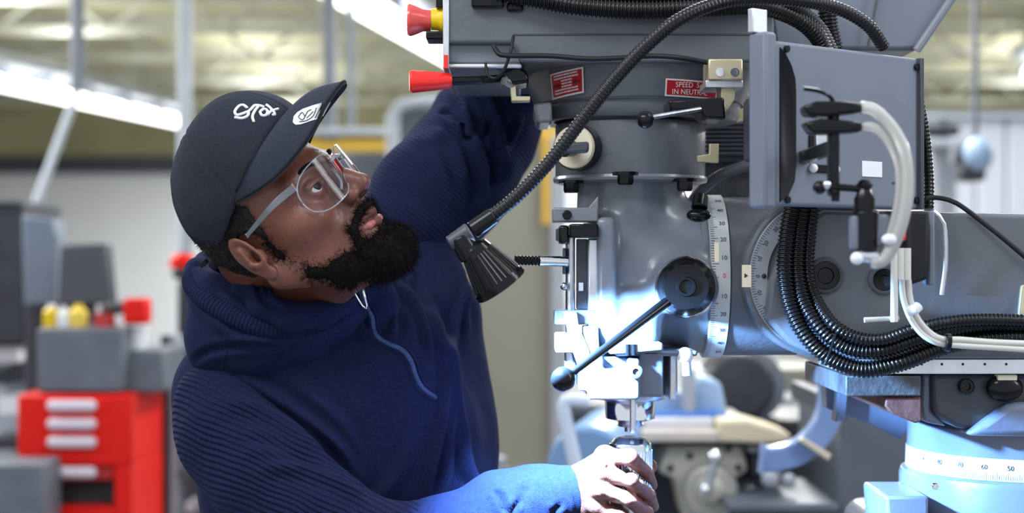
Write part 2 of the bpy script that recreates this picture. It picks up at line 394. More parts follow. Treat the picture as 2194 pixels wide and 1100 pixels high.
# ears
for s in (-1, 1):
    R = np.array(Matrix.Rotation(math.radians(-14), 3, 'Y') @ Matrix.Rotation(math.radians(s*16), 3, 'Z'))
    f.add(s_ell((-.006, s*.079, .002), (.0175, .0055, .030), R), .005)
    f.sub(s_ell((-.003, s*.0855, .006), (.0105, .006, .019), R), .003)
    f.sub(s_ell((.003, s*.080, -.003), (.007, .007, .008), R), .003)
    f.add(s_cap((.0085, s*.078, -.001), (.0085, s*.077, -.009), .0045), .003)
    f.add(s_cap((-.008, s*.082, .014), (-.006, s*.083, -.008), .0028), .004)
    f.add(s_cap((-.006, s*.083, -.008), (.003, s*.081, -.014), .003), .004)
    f.add(s_ell((.002, s*.077, -.025), (.009, .005, .009)), .004)
hv, hf = f.mesh(2)
hv = hv+vnormals(hv, hf)*(noise3(hv, 26, 3)*.0004)[:, None]
skinV = [toW(hv)]; skinF = [hf]
# right hand wrapped round the chuck, wrist and forearm
HAND_Y = 1.985
def Q(x, y, dy=0): return P(x, y, HAND_Y+dy)
f = Field(P(1040, 1260, 2.1), P(1440, 900, 2.1)+Vector((0, .0, 0)), .0016)
f.lo = A3((P(1020, 0, 2.0).x, 1.88, P(0, 1290, 2.0).z)); hi = (P(1450, 0, 2.0).x, 2.09, P(0, 925, 2.0).z)
f = Field(f.lo, hi, .0015)
f.chain([(Q(1060, 1130, .02), .036), (Q(1150, 1085, .015), .031), (Q(1215, 1062, .005), .027)], .01)   # forearm to wrist
# palm and back of the hand: a fan of metacarpals
mc = [((1232, 1030, .0), (1297, 981, -.028), .0175, .0120), ((1232, 1050, -.005), (1296, 1017, -.040), .0175, .0122),
      ((1232, 1068, -.005), (1290, 1053, -.040), .0170, .0116), ((1228, 1090, .0), (1280, 1087, -.032), .0165, .0108)]
for a, b, ra, rb in mc: f.add(s_cap(Q(*a), Q(*b), ra, rb), .011)
f.add(s_ell(Q(1250, 1060, .0), (.030, .022, .030)), .015)
fing = [[(1297, 979, -.030), (1350, 981, -.048), (1386, 1013, -.024), (1397, 1040, .004)],
        [(1296, 1014, -.042), (1352, 1030, -.056), (1390, 1062, -.028), (1400, 1086, .002)],
        [(1290, 1051, -.042), (1346, 1070, -.054), (1385, 1099, -.028), (1394, 1122, .002)],
        [(1280, 1086, -.034), (1330, 1110, -.044), (1366, 1136, -.022), (1376, 1152, .004)]]
for i, fg in enumerate(fing):
    g = [.0106, .0095, .0084, .0072] if i < 3 else [.0098, .0086, .0076, .0064]
    T = Field(f.lo, f.lo+np.array(f.n-1)*f.h, f.h) if False else None
    pts = [Q(*p) for p in fg]
    for j in range(3): f.add(s_cap(pts[j], pts[j+1], g[j], g[j+1]), .0035)
    f.add(s_ell(pts[1], (.0102, .0102, .0102)), .003)               # knuckle bend
    f.add(s_ell(Q(*fg[0])+Vector((-.001, -.002, .002)), (.0132, .012, .0125)), .006)
# grooves between the fingers
for a, b in (((1306, 1001, -.052), (1372, 1022, -.052)), ((1304, 1037, -.062), (1372, 1066, -.060)), ((1298, 1072, -.060), (1360, 1104, -.054))):
    f.sub(s_cap(Q(*a), Q(*b), .0046, .0060), .004)
# tendons
for a, b in (((1240, 1038, -.020), (1292, 985, -.040)), ((1242, 1052, -.024), (1290, 1018, -.052)), ((1244, 1068, -.024), (1284, 1055, -.052))):
    f.add(s_cap(Q(*a), Q(*b), .0022), .008)
# thumb behind the chuck, leaving the side of the palm near its base
f.chain([(Q(1240, 1040, .012), .017), (Q(1290, 1000, .040), .014), (Q(1350, 990, .052), .0115), (Q(1392, 1000, .040), .0098)], .006)
v_, f_ = f.mesh(1); handV, handF = v_, f_
skinV.append(v_); skinF.append(f_)
# left hand, reaching up behind the machine head
lh = Field((P(1060, 0, 2.35).x, 2.2, P(0, 190, 2.35).z), (P(1330, 0, 2.35).x, 2.5, P(0, -110, 2.35).z), .003)
def QL(x, y, dy=0): return P(x, y, 2.36+dy)
lh.chain([(QL(1105, 150, .02), .032), (QL(1150, 70), .027), (QL(1185, 20, -.005), .030), (QL(1210, -5, -.01), .026)], .02)
for k in range(4): lh.chain([(QL(1185+k*13, -5+k*12, -.01), .013), (QL(1215+k*14, -40+k*16, -.02), .0100), (QL(1245+k*12, -38+k*20, -.045), .009)], .004)
lh.chain([(QL(1190, 50, -.01), .015), (QL(1235, 50, -.03), .012), (QL(1262, 35, -.045), .010)], .006)
v_, f_ = lh.mesh(1); skinV.append(v_); skinF.append(f_)
# trunk and arms hidden in the clothes, coarse
tr = Field((-.52, 1.86, .85), (.1, 2.6, 1.62), .009)
tr.chain([(P(660, 660, 2.08), .045), (P(700, 760, 2.14), .075), (P(720, 1000, 2.18), .105), (P(730, 1300, 2.2), .11)], .04)
tr.chain([(P(700, 760, 2.14), .06), (P(500, 880, 2.03), .05), (P(640, 1060, 1.98), .035), (P(800, 1200, 1.95), .032), (P(1100, 1110, 2.0), .028)], .03)
tr.chain([(P(720, 740, 2.16), .06), (P(900, 520, 2.3), .045), (P(1050, 260, 2.44), .035), (P(1110, 150, 2.38), .028)], .03)
v_, f_ = tr.mesh(1); skinV.append(v_); skinF.append(f_)
off = 0; FF = []
for v_, f_ in zip(skinV, skinF): FF.append(f_+off); off += len(v_)
body = sculpt('body', np.concatenate(skinV), np.concatenate(FF), M['skin'], man)
# nails on the fingers that show
# eyes
for s in (-1, 1):
    c = np.array((.0805, s*.0315, .017)); g = np.array((.97, -.10, .16)); g /= np.linalg.norm(g)
    eb = MB().ball(Vector(toW([c])[0]), .0128*HS, 32); e = mk('eye', eb, M['eyew'], man, ang=0, label='eye looking upward')
    a, b = toW([c+g*.0112, c+g*.01325])
    mk('iris', MB().lathe(Vector(a), Vector(b-a), [(0, .0062*HS), (.0016*HS, .0056*HS), (.0022*HS, .0030*HS), (.00225*HS, .0004)], 24), M['iris'], e)
# lips
f = Field((.07, -.04, -.075), (.125, .04, -.02), .0009)
f.chain([((.0885, -.0265, -.0465), .0022), ((.1000, -.014, -.0425), .0042), ((.1055, -.004, -.0405), .0048), ((.1055, .004, -.0405), .0048), ((.1000, .014, -.0425), .0042), ((.0885, .0265, -.0465), .0022)], .003)
f.chain([((.0885, -.0255, -.0485), .0026), ((.1000, -.013, -.0520), .0052), ((.1040, 0, -.0535), .0062), ((.1000, .013, -.0520), .0052), ((.0885, .0255, -.0485), .0026)], .002)
f.sub(s_cap((.100, -.024, -.0475), (.1115, -.004, -.0465), .0009, .0010), .0015); f.sub(s_cap((.1115, .004, -.0465), (.100, .024, -.0475), .0010, .0009), .0015); f.sub(s_cap((.1115, -.004, -.0465), (.1115, .004, -.0465), .001, .001), .0015)
lipo = sculptL('lips', f, M['lips'], man, 2)
ll = Field((.07, -.04, -.075), (.125, .04, -.02), .0009)
ll.chain([((.0915, -.0225, -.0495), .0022), ((.1012, -.014, -.0520), .0046), ((.1045, 0, -.0530), .0050), ((.1012, .014, -.0520), .0046), ((.0915, .0225, -.0495), .0022)], .002)
sculptL('lower_lip', ll, mat('pink_lower_lip', srgb(178, 104, 104), .4, bump=.0004, bscale=400), lipo, 2, label='pink lower lip')
# beard: sideburns, jaw, chin, moustache
f = Field((-.03, -.085, -.145), (.14, .085, .04), .0019)
for s in (-1, 1):
    f.chain([((.014, s*.0610, .020), .0045), ((.018, s*.0600, -.018), .0055), ((.032, s*.0505, -.052), .012), ((.057, s*.037, -.072), .0185), ((.088, s*.014, -.086), .021)], .010)
    f.chain([((.1085, s*.003, -.0315), .0034), ((.103, s*.015, -.034), .0042), ((.0915, s*.0305, -.045), .0046), ((.088, s*.0310, -.060), .0055), ((.088, s*.024, -.074), .010)], .004)
f.add(s_ell((.100, 0, -.088), (.024, .027, .022)), .02); f.add(s_ell((.0985, 0, -.067), (.011, .014, .007)), .006)
f.add(s_cap((.05, 0, -.086), (.09, 0, -.094), .018, .022), .015)
f.sub(s_ell((.122, 0, -.0478), (.026, .0230, .0098)), .003)
bv, bf = f.mesh(1); bn = vnormals(bv, bf); bv = bv+bn*(noise3(bv, 70, 5)*.0016)[:, None]
bd = sculpt('beard', toW(bv), bf, M['beard'], man)
keep = (bv[:, 0] > .0)
d = strands(bv[keep], bn[keep], 9000, .0075, .00042, 3)
sculpt('beard_curls', toW(d[0]), d[1], M['beard'], bd, kind='stuff')
# short hair under the cap
f = Field((-.115, -.095, -.05), (.1, .095, .07), .0022)
f.add(s_ell((-.001, 0, .048), (.0885, .0785, .090)), .001)
f.sub(s_box((.085, 0, 0), (.062, .2, .2)), .004); f.sub(s_box((0, 0, -.15), (.2, .2, .128)), .004)
for s in (-1, 1): f.sub(s_ell((.0, s*.085, .000), (.021, .03, .030)), .004)
for s in (-1, 1): f.add(s_cap((.024, s*.0695, .045), (.020, s*.0655, .015), .005, .003), .006)
hv2, hf2 = f.mesh(1); hn2 = vnormals(hv2, hf2); hv2 = hv2+hn2*(noise3(hv2, 70, 8)*.001)[:, None]
hr = sculpt('hair', toW(hv2), hf2, M['hair'], man)
out = (abs(hv2[:, 1]) > .05)
d = strands(hv2[out], hn2[out], 2500, .005, .0004, 9)
sculpt('hair_curls', toW(d[0]), d[1], M['hair'], hr, kind='stuff')
# eyebrows
for s in (-1, 1):
    pts = [Vector((.0995, s*.012, .036)), Vector((.0975, s*.026, .0415)), Vector((.088, s*.040, .0405)), Vector((.078, s*.048, .036))]
    mb = MB().tube([Vector(toW([p])[0]) for p in spline(pts, .003)], .002, 8, rf=lambda L, t: .0034*math.sin(math.pi*min(max(t*.8+.15, 0), 1)))
    mk('eyebrow', mb, M['beard'], man, ang=0)
# cap
capE = ((.008, 0, .062), (.097, .0885, .096))
def base_u(fx): return .027+.30*((fx+.02)+np.sqrt((fx+.02)**2+.0004))
f = Field((-.135, -.105, -.03), (.125, .105, .175), .0022)
f.add(s_ell(*capE), .001); f.add(s_ell((.036, 0, .104), (.058, .066, .0575)), .03)
f.op((lambda X, Y, Z: (base_u(X)-Z)*.87+0*Y, np.array((-1, -1, -1.)), np.array((1, 1, 1.))), .004, inter=True)
f.sub(s_ell((.003, 0, .052), (.092, .0825, .092)), .002)
capV, capF = f.mesh(2)
# panel seams as shallow grooves
def seam_disp(V):
    x = V[:, 0]+.02; y = V[:, 1]; a = np.arctan2(y, x); d = np.zeros(len(V)); r = np.sqrt(x*x+y*y)
    for k in range(6):
        t = k*math.pi/3; da = np.abs((a-t+math.pi) % (2*math.pi)-math.pi)*r; d -= .0011*np.exp(-(da/.0016)**2); d += .0005*np.exp(-((da-.005)/.003)**2)
    d += noise3(V, 14, 4)*.0011
    return d
capV = capV+vnormals(capV, capF)*seam_disp(capV)[:, None]
cap = sculpt('cap', toW(capV), capF, M['capm'], man, label='black six-panel cap')
bc = Vector(toW([(-.028, 0, .1525)])[0]); bn_ = Vector(HR@np.array((-.2, 0, 1)))
mk('cap_button', MB().lathe(bc, bn_, [(-.004, .008), (0, .0085), (.003, .0075), (.005, .004), (.0055, .0005)], 20), M['capm'], cap, ang=60)
# visor: an arched sheet growing out of the front of the crown
vis = []; NU, NV = 41, 16
half = [(.167, 0, .091), (.158, .025, .081), (.141, .043, .0685), (.113, .059, .0585), (.078, .071, .0530), (.047, .080, .0555), (.028, .084, .0585)]
half[0] = (.176, 0, .0895)
far = [(.172, .020, .0895), (.158, .036, .0875), (.128, .052, .085), (.085, .068, .078), (.050, .079, .067), (.028, .084, .0585)]
oc = spline([Vector((a, -b, c)) for a, b, c in half[::-1]]+[Vector(h) for h in far], .0005)
def crown_pt(th):
    ce = capE[0]; x = .08
    for _ in range(14):
        u = base_u(x); k = math.sqrt(max(1-((u-ce[2])/capE[1][2])**2, 0)); x = ce[0]+capE[1][0]*k*math.cos(th)
    return np.array((x, capE[1][1]*k*math.sin(th), u))
for side in (0, 1):
    for i in range(NU):
        q = i/(NU-1); a_ = crown_pt(math.radians(-72+144*q))+np.array((-.003, 0, .003)); b_ = np.array(oc[int(round(q*(len(oc)-1)))])
        for j in range(NV):
            t = j/(NV-1); p = a_*(1-t)+b_*t; p[2] += .010*math.sin(math.pi*t)*(1-abs(2*q-1)**2)-(.0035 if side else 0); vis.append(p)
fv = []
n0 = NU*NV; idx = lambda s_, i, j: s_*n0+i*NV+j
for i in range(NU-1):
    for j in range(NV-1):
        fv.append((idx(0, i, j), idx(0, i, j+1), idx(0, i+1, j+1), idx(0, i+1, j))); fv.append((idx(1, i, j), idx(1, i+1, j), idx(1, i+1, j+1), idx(1, i, j+1)))
    fv.append((idx(0, i, NV-1), idx(1, i, NV-1), idx(1, i+1, NV-1), idx(0, i+1, NV-1))); fv.append((idx(0, i, 0), idx(0, i+1, 0), idx(1, i+1, 0), idx(1, i, 0)))
for j in range(NV-1):
    fv.append((idx(0, 0, j), idx(1, 0, j), idx(1, 0, j+1), idx(0, 0, j+1))); fv.append((idx(0, NU-1, j), idx(0, NU-1, j+1), idx(1, NU-1, j+1), idx(1, NU-1, j)))
visor = sculpt('visor', toW(vis), np.array(fv), M['capv'], cap, ang=50)
mk('visor_piping', MB().tube([Vector(toW([vis[idx(0, i, NV-1)]])[0]) for i in range(NU)], .0016, 8), M['capseam'], cap, ang=0)
mk('brim_seam', MB().tube([Vector(toW([np.array(vis[idx(0, i, 0)])+np.array((.003, 0, .001))])[0]) for i in range(NU)], .0018, 8), M['capseam'], cap, ang=0)
# back strap and loose tab
mk('cap_strap', MB().tube([Vector(toW([(-.086+abs(y)*.25, y, .022)])[0]) for y in (-.045, -.02, 0, .02, .045)], .005, 8, step=.004), M['capm'], cap, ang=0)
mk('strap_buckle', MB().box(Vector(toW([(-.082, -.046, .030)])[0]), (.006, .003, .003), Matrix(HR.tolist())), M['capseam'], cap, bevel=.001)
bv_cap = bvh_of(cap, visor)
def ribbon(pxs, bvh, r, lift, mb, step=.002, flat=True):
    pts = []
    raw = spline([Vector((x, y, 0)) for x, y in pxs], 3)
    for p in raw: q, n = hit(bvh, p.x, p.y, lift, 1.9); pts.append(q)
    mb.tube(pts, r, 8); return mb
lg = MB()
for st in ([(530, 232), (522, 226), (512, 228), (503, 240), (508, 247), (520, 244), (532, 240), (530, 249), (518, 254), (503, 252)],
           [(528, 243), (538, 234), (545, 227), (556, 227), (566, 230)],
           [(553, 229), (546, 238), (541, 250), (544, 262)], [(557, 240), (565, 234), (573, 238), (570, 247), (561, 248), (557, 240)],
           [(570, 225), (578, 231), (586, 240), (589, 244)], [(596, 234), (588, 236), (580, 239), (573, 247)], [(583, 247), (590, 246)]):
    ribbon(st, bv_cap, .0017, .0003, lg)
mk('cap_logo', lg, M['thread'], cap, ang=0, label='white embroidered team emblem')
st = MB()
def patch(px, bvh, n, mb, lift):
    """fill a pixel quad-grid on a surface: px is a list of two edges"""
    A_, B_ = px; vs = []; m = len(A_)
    for a, b in zip(A_, B_):
        for k in range(n+1):
            t = k/n; vs.append(hit(bvh, a[0]*(1-t)+b[0]*t, a[1]*(1-t)+b[1]*t, lift, 1.9)[0])
    fs = [(i*(n+1)+k, i*(n+1)+k+1, (i+1)*(n+1)+k+1, (i+1)*(n+1)+k) for i in range(m-1) for k in range(n)]
    return mb.add(vs, fs)
patch(([(628, 262), (630, 250), (638, 241), (650, 234), (670, 227), (690, 221), (709, 218)], [(629, 264), (634, 268), (645, 267), (657, 263), (668, 259), (682, 255), (693, 248)]), bv_cap, 8, st, .0008)
stk = mk('visor_sticker', st, M['thread'], cap, ang=0, label='white sticker on the visor')
sl_ = MB()
for s_ in ([(640, 252), (648, 242), (654, 252), (648, 258), (641, 253)], [(652, 256), (660, 240), (668, 236)], [(658, 254), (668, 244), (672, 240)], [(642, 262), (658, 259), (672, 249), (679, 232)], [(676, 254), (692, 224)], [(683, 252), (699, 221)]):
    ribbon(s_, bv_cap, .0005, .0012, sl_)
mk('sticker_print', sl_, M['capseam'], stk, ang=0)
# safety glasses
gl = bpy.data.objects.new('safety_glasses', None); C.objects.link(gl); gl.parent = man; gl.location = -man.location
gl['label'] = 'clear wraparound safety glasses'
def gp(l, u, r=0):     # wrap surface
    a = l/.066; return Vector((.112+r-.030*abs(a)**2.3-.000*u, l*(1+0*r), u+.003))
for s in (-1, 1):
    outl = []; N = 40
    for i in range(N):
        a = 2*math.pi*i/N; cx, cz = .0335, .0130; rx, rz = .0320, .0265
        l = cx+rx*math.copysign(abs(math.cos(a))**.75, math.cos(a)); u = cz+rz*math.copysign(abs(math.sin(a))**.8, math.sin(a))
        if l < .02: u = u+(.02-l)*.3 if u < cz else u
        outl.append((l, u-(l-.03)*.12))
    vs = []; fs = []; K = 8
    for side in (0, .0022):
        b0 = len(vs); vs.append(gp(s*.0335, .0130, side))
        for k in range(1, K+1):
            for l, u in outl: t = k/K; vs.append(gp(s*(.0335+(l-.0335)*t), (.0130+(u-.0130)*t), side))
        for i in range(N):
            j = (i+1) % N; fs.append((b0, b0+1+i, b0+1+j))
            for k in range(K-1): fs.append((b0+1+k*N+i, b0+1+(k+1)*N+i, b0+1+(k+1)*N+j, b0+1+k*N+j))
    o1 = 1+(K-1)*N; o2 = o1+1+K*N
    for i in range(N): j = (i+1) % N; fs.append((o1+i, o2+i, o2+j, o1+j))
    mb = MB().add([Vector(toW([v])[0]) for v in vs], fs); le = mk('lens', mb, M['lens'], gl, ang=40)
    rim = [Vector(toW([gp(s*l, u, .001)])[0]) for l, u in outl]
    mk('rim', MB().tube(rim+rim[:1], .0009, 8), M['lensrim'], gl, ang=0)
    tp = [gp(s*.062, .028), gp(s*.068, .028)+Vector((-.008, 0, 0)), Vector((.055, s*.0790, .029)), Vector((.030, s*.0810, .025)), Vector((.012, s*.0820, .022))]
    mb = MB()
    pts = spline(tp, .004); vs = []
    for i, p in enumerate(pts):
        t = i/(len(pts)-1); h = .0045*(1-t)+.0022*t; wd = .0013
        for a, b in ((-h, -wd), (h, -wd), (h, wd), (-h, wd)): vs.append(Vector(toW([p+Vector((0, b, a))])[0]))
    fs = [(i*4+k, i*4+(k+1) % 4, (i+1)*4+(k+1) % 4, (i+1)*4+k) for i in range(len(pts)-1) for k in range(4)]+[(0, 1, 2, 3), tuple(len(vs)-4+k for k in (3, 2, 1, 0))]
    mb.add(vs, fs); mk('temple', mb, M['temple'], gl, bevel=.0006)
    mk('nose_pad', MB().tube([Vector(toW([p])[0]) for p in ((.106, s*.008, .016), (.108, s*.013, .006), (.104, s*.017, -.002))], .0018, 8, step=.002), M['lensrim'], gl, ang=0)
mk('bridge', MB().tube([Vector(toW([gp(l, .030-.002*abs(l)/.008, .001)])[0]) for l in (-.012, -.006, 0, .006, .012)], .0028, 10), M['lensrim'], gl, ang=0)
# ---------------- hoodie
def folds(V, F, lines, y_max=None):
    N = vnormals(V, F); px = 1097+FP*V[:, 0]/V[:, 1]; py = 550-FP*(V[:, 2]-HC)/V[:, 1]; d = np.zeros(len(V)); front = np.clip(-N[:, 1]*2+.6, 0, 1)
    for pts, wd, amp in lines:
        sp = spline([Vector((x, y, 0)) for x, y in pts], 6); best = np.full(len(V), 1e9); tt = np.zeros(len(V))
        for i in range(len(sp)-1):
            ax, ay = sp[i].x, sp[i].y; bx, by = sp[i+1].x-ax, sp[i+1].y-ay; L = bx*bx+by*by+1e-9
            t = np.clip(((px-ax)*bx+(py-ay)*by)/L, 0, 1); q = np.hypot(px-ax-t*bx, py-ay-t*by); m = q < best; best[m] = q[m]; tt[m] = (i+t[m])/(len(sp)-1)
        fade = np.clip(np.minimum(tt, 1-tt)*6+.15, 0, 1); d += amp*np.exp(-(best/wd)**2)*fade*front
        d -= .45*amp*np.exp(-((best-wd*1.9)/(wd*1.1))**2)*fade*front
    return V+N*d[:, None]
t = Field((-.53, 1.83, 1.00), (.12, 2.50, 1.66), .0042)
# torso trunk: chest turned to the right of the picture
for pts in ([(P(530, 800, 2.06), .070), (P(560, 900, 2.10), .085), (P(600, 1060, 2.13), .095), (P(620, 1200, 2.15), .10)],
            [(P(640, 760, 2.07), .070), (P(680, 880, 2.08), .105), (P(720, 1040, 2.12), .11), (P(730, 1200, 2.14), .11)],
            [(P(770, 700, 2.12), .072), (P(800, 800, 2.11), .105), (P(840, 960, 2.13), .11), (P(860, 1200, 2.15), .11)],
            [(P(880, 560, 2.27), .060), (P(900, 680, 2.24), .075), (P(905, 820, 2.22), .080), (P(915, 960, 2.22), .088), (P(925, 1200, 2.22), .088)],
            [(P(640, 720, 2.16), .08), (P(700, 1000, 2.24), .10), (P(720, 1200, 2.24), .10)]):
    t.chain(pts, .05)
t.add(s_cap(P(480, 850, 2.05), P(640, 740, 2.10), .066, .07), .04)
t.add(s_cap(P(660, 700, 2.14), P(870, 560, 2.26), .062, .060), .04)
V, F = t.mesh(2)
tl = [([(1000, 620), (975, 720), (985, 850), (1005, 1000), (1000, 1095)], 9, .006), ([(900, 620), (935, 690), (958, 780), (950, 900), (925, 1010), (905, 1090)], 10, .006),
      ([(860, 610), (905, 680), (925, 760)], 8, .005), ([(985, 560), (1000, 640), (1002, 720)], 7, .004),
      ([(955, 700), (972, 820), (968, 950), (945, 1095)], 9, .006), ([(485, 790), (560, 830), (650, 890), (720, 950), (760, 1010)], 12, .007),
      ([(640, 830), (720, 900), (770, 980)], 14, .004), ([(780, 1100), (850, 1020), (880, 940)], 14, .004), ([(1030, 1060), (1000, 1010), (985, 940)], 8, .004),
      ([(700, 700), (760, 700), (800, 725)], 12, .005), ([(812, 600), (838, 660), (842, 725)], 9, .006), ([(880, 500), (940, 470), (975, 455)], 5, -.003), ([(880, 500), (872, 560), (884, 620)], 7, .004)]
V = folds(V, F, [(q, w_, a_*1.6) for q, w_, a_ in tl]); V = V+vnormals(V, F)*(noise3(V, 6, 12)*.0022)[:, None]
hoodie = sculpt('hoodie', V, F, M['navy'], man, label='navy half-zip hoodie')
# right sleeve (upper arm, elbow below the frame, forearm to the cuff)
a = Field((-.46, 1.78, .96), (.12, 2.16, 1.36), .0038)
a.chain([(P(478, 868, 2.02), .062), (P(500, 930, 2.00), .066), (P(570, 1020, 1.97), .066), (P(680, 1110, 1.94), .060), (P(800, 1180, 1.93), .055)], .03)
a.chain([(P(800, 1180, 1.93), .054), (P(960, 1150, 1.95), .046), (P(1070, 1100, 1.97), .043), (P(1150, 1075, 1.985), .040), (P(1222, 1060, 1.985), .037)], .03)
a.add(s_ell(P(1062, 1078, 1.965), (.030, .034, .034)), .02)
a.sub(s_cap(P(1235, 1062, 1.988), P(1196, 1068, 1.988), .030, .028), .002)
V, F = a.mesh(1)
V = folds(V, F, [([(478, 860), (560, 880), (640, 930), (700, 980)], 14, .006), ([(560, 1000), (660, 1010), (740, 1040), (790, 1080)], 12, .006),
                 ([(520, 940), (610, 960), (690, 1010)], 12, -.004), ([(1062, 1048), (1075, 1075), (1080, 1100)], 7, -.008), ([(1090, 1100), (1110, 1080), (1115, 1068)], 6, -.005), ([(1180, 1100), (1196, 1090), (1200, 1080)], 6, -.005),
                 ([(1130, 1040), (1122, 1060), (1125, 1090)], 10, -.003), ([(1205, 1010), (1220, 1050), (1232, 1100)], 4, .002)])
V = V+vnormals(V, F)*(noise3(V, 9, 22)*.0020)[:, None]
# ribbed upper sleeve and smooth fleece forearm are one garment but two fabrics
cen = V[F].mean(1); up = cen[:, 0] < P(900, 0, 1.95).x
def split(V, F, m):
    ids = np.unique(F[m]); mp = np.full(len(V), -1); mp[ids] = np.arange(len(ids)); return V[ids], mp[F[m]]
sculpt('sleeve', *split(V, F, up), M['rib_r'], hoodie, label='ribbed right sleeve')
sculpt('cuff', *split(V, F, ~up), M['navy'], hoodie, label='right forearm sleeve end')
# left sleeve, raised and reaching behind the machine
a = Field((P(760, 0, 2.3).x, 2.1, P(0, 640, 2.3).z), (P(1230, 0, 2.4).x, 2.62, P(0, 60, 2.4).z), .004)
a.chain([(P(868, 500, 2.27), .073), (P(920, 425, 2.32), .083), (P(985, 350, 2.38), .082), (P(1040, 270, 2.43), .078), (P(1075, 215, 2.45), .062)], .03)
a.chain([(P(1070, 235, 2.44), .064), (P(1100, 170, 2.41), .050), (P(1130, 110, 2.37), .040), (P(1150, 70, 2.36), .036)], .02)
a.chain([(P(960, 520, 2.30), .030), (P(1000, 430, 2.36), .045), (P(1060, 330, 2.42), .045)], .03)
a.add(s_ell(P(1005, 225, 2.39), (.034, .04, .030)), .012); a.add(s_ell(P(968, 275, 2.35), (.034, .04, .022)), .012); a.add(s_ell(P(925, 318, 2.31), (.034, .04, .022)), .012); a.sub(s_cap(P(955, 245, 2.34), P(1010, 300, 2.30), .006), .012)
V, F = a.mesh(1)
V = folds(V, F, [([(985, 200), (1010, 280), (1035, 380), (1022, 480)], 9, .012), ([(1040, 185), (1060, 250), (1075, 320), (1062, 400)], 8, .012), ([(960, 260), (1000, 290), (1020, 330)], 9, .008),
                 ([(935, 275), (975, 320), (1000, 400)], 9, .010), ([(1120, 240), (1085, 330), (1045, 420)], 7, .008), ([(930, 330), (960, 400), (970, 450)], 9, .004), ([(1060, 250), (1040, 300), (1050, 350)], 6, -.005)])
V = V+vnormals(V, F)*(noise3(V, 8, 31)*.0022)[:, None]
sculpt('sleeve', V, F, M['rib_l'], hoodie, label='ribbed left sleeve, raised')
# hood lying round the neck
h = Field((-.46, 1.82, 1.28), (-.10, 2.34, 1.50), .0034)
h.chain([(P(775, 640, 2.035), .018), (P(715, 678, 2.00), .026), (P(640, 702, 1.975), .030), (P(560, 702, 1.965), .029), (P(498, 668, 1.965), .026), (P(450, 630, 1.975), .021), (P(424, 604, 2.00), .015), (P(424, 580, 2.03), .013), (P(445, 566, 2.06), .013), (P(490, 570, 2.10), .02)], .02)
h.chain([(P(472, 650, 2.0), .030), (P(470, 700, 2.01), .034), (P(474, 738, 2.02), .035), (P(500, 780, 2.05), .04)], .03)
h.chain([(P(472, 728, 2.0), .032), (P(540, 735, 2.0), .04), (P(640, 735, 2.02), .035), (P(740, 690, 2.05), .03)], .03)
h.chain([(P(486, 640, 2.10), .025), (P(490, 700, 2.12), .045), (P(560, 740, 2.15), .05)], .03)
V, F = h.mesh(2)
V = folds(V, F, [([(430, 640), (500, 700), (580, 712), (650, 700)], 9, -.006), ([(415, 775), (450, 752), (520, 742), (600, 748)], 8, -.005), ([(470, 625), (540, 672), (600, 684)], 8, .004), ([(640, 730), (700, 712), (760, 670)], 9, .004)])
V = V+vnormals(V, F)*(noise3(V, 10, 41)*.0018)[:, None]
hood = sculpt('hood', V, F, M['navy'], hoodie)
mk('hood_band', MB().tube([P(424, 578, 2.012), P(412, 606, 1.985), P(440, 640, 1.955), P(490, 672, 1.942), P(560, 700, 1.938), P(630, 705, 1.948), P(690, 690, 1.968)], .013, 16, rf=lambda L, t: .0125+.0007*math.sin(L*2*math.pi/.0048), step=.0008), M['navy'], hoodie, ang=0)
# stand-up collar inside the hood
h = Field((-.38, 1.84, 1.30), (-.10, 2.3, 1.52), .003)
h.chain([(P(545, 575, 2.02), .014), (P(532, 606, 1.965), .015), (P(562, 652, 1.935), .016), (P(622, 680, 1.93), .017), (P(690, 674, 1.95), .016), (P(750, 646, 1.985), .014), (P(790, 614, 2.03), .012), (P(820, 592, 2.09), .013)], .012)
h.chain([(P(800, 600, 2.04), .016), (P(815, 650, 2.04), .020), (P(805, 700, 2.04), .025)], .02)
h.chain([(P(530, 600, 1.99), .018), (P(520, 650, 1.98), .03)], .02)
V, F = h.mesh(2); V = folds(V, F, [([(548, 590), (560, 640), (590, 668)], 5, -.005), ([(575, 600), (585, 640), (620, 660)], 5, .004)])
collar = sculpt('collar', V, F, M['navy'], hoodie)
bt = bvh_of(hoodie, hood, collar)
zp = MB(); zl = [(775, 618), (782, 650), (797, 680), (800, 705), (808, 722), (832, 738), (862, 752), (880, 775), (890, 805), (905, 832), (933, 853)]
ribbon(zl, bt, .0036, -.0002, zp); zipo = mk('zipper', zp, M['zip'], hoodie, ang=0)
ed = MB(); ribbon([(x-8, y+5) for x, y in zl], bt, .0028, -.0008, ed); ribbon([(x+9, y-3) for x, y in zl], bt, .0028, -.0008, ed); mk('zipper_placket', ed, M['navy'], hoodie, ang=0)
pts = []
for (x, y) in ((763, 610), (758, 612), (770, 655), (783, 652), (771, 612), (763, 610)): pts.append(hit(bt, x, y, .006, 1.97)[0])
yy = min(p.y for p in pts); pts = [Vector((p.x, yy+.002*0, p.z)) for p in pts]
mk('zipper_pull', MB().tube(pts, .0013, 8, step=.002), M['chrome'], hoodie, ang=0, label='silver zipper pull')
# seams
sm = MB(); 
for l_ in ([(478, 792), (480, 770), (492, 745)], [(475, 795), (540, 815), (600, 850), (640, 900)]): ribbon(l_, bvh_of(hoodie, hood), .0010, .0002, sm)
mk('shoulder_seam', sm, M['navy'], hoodie, ang=0)
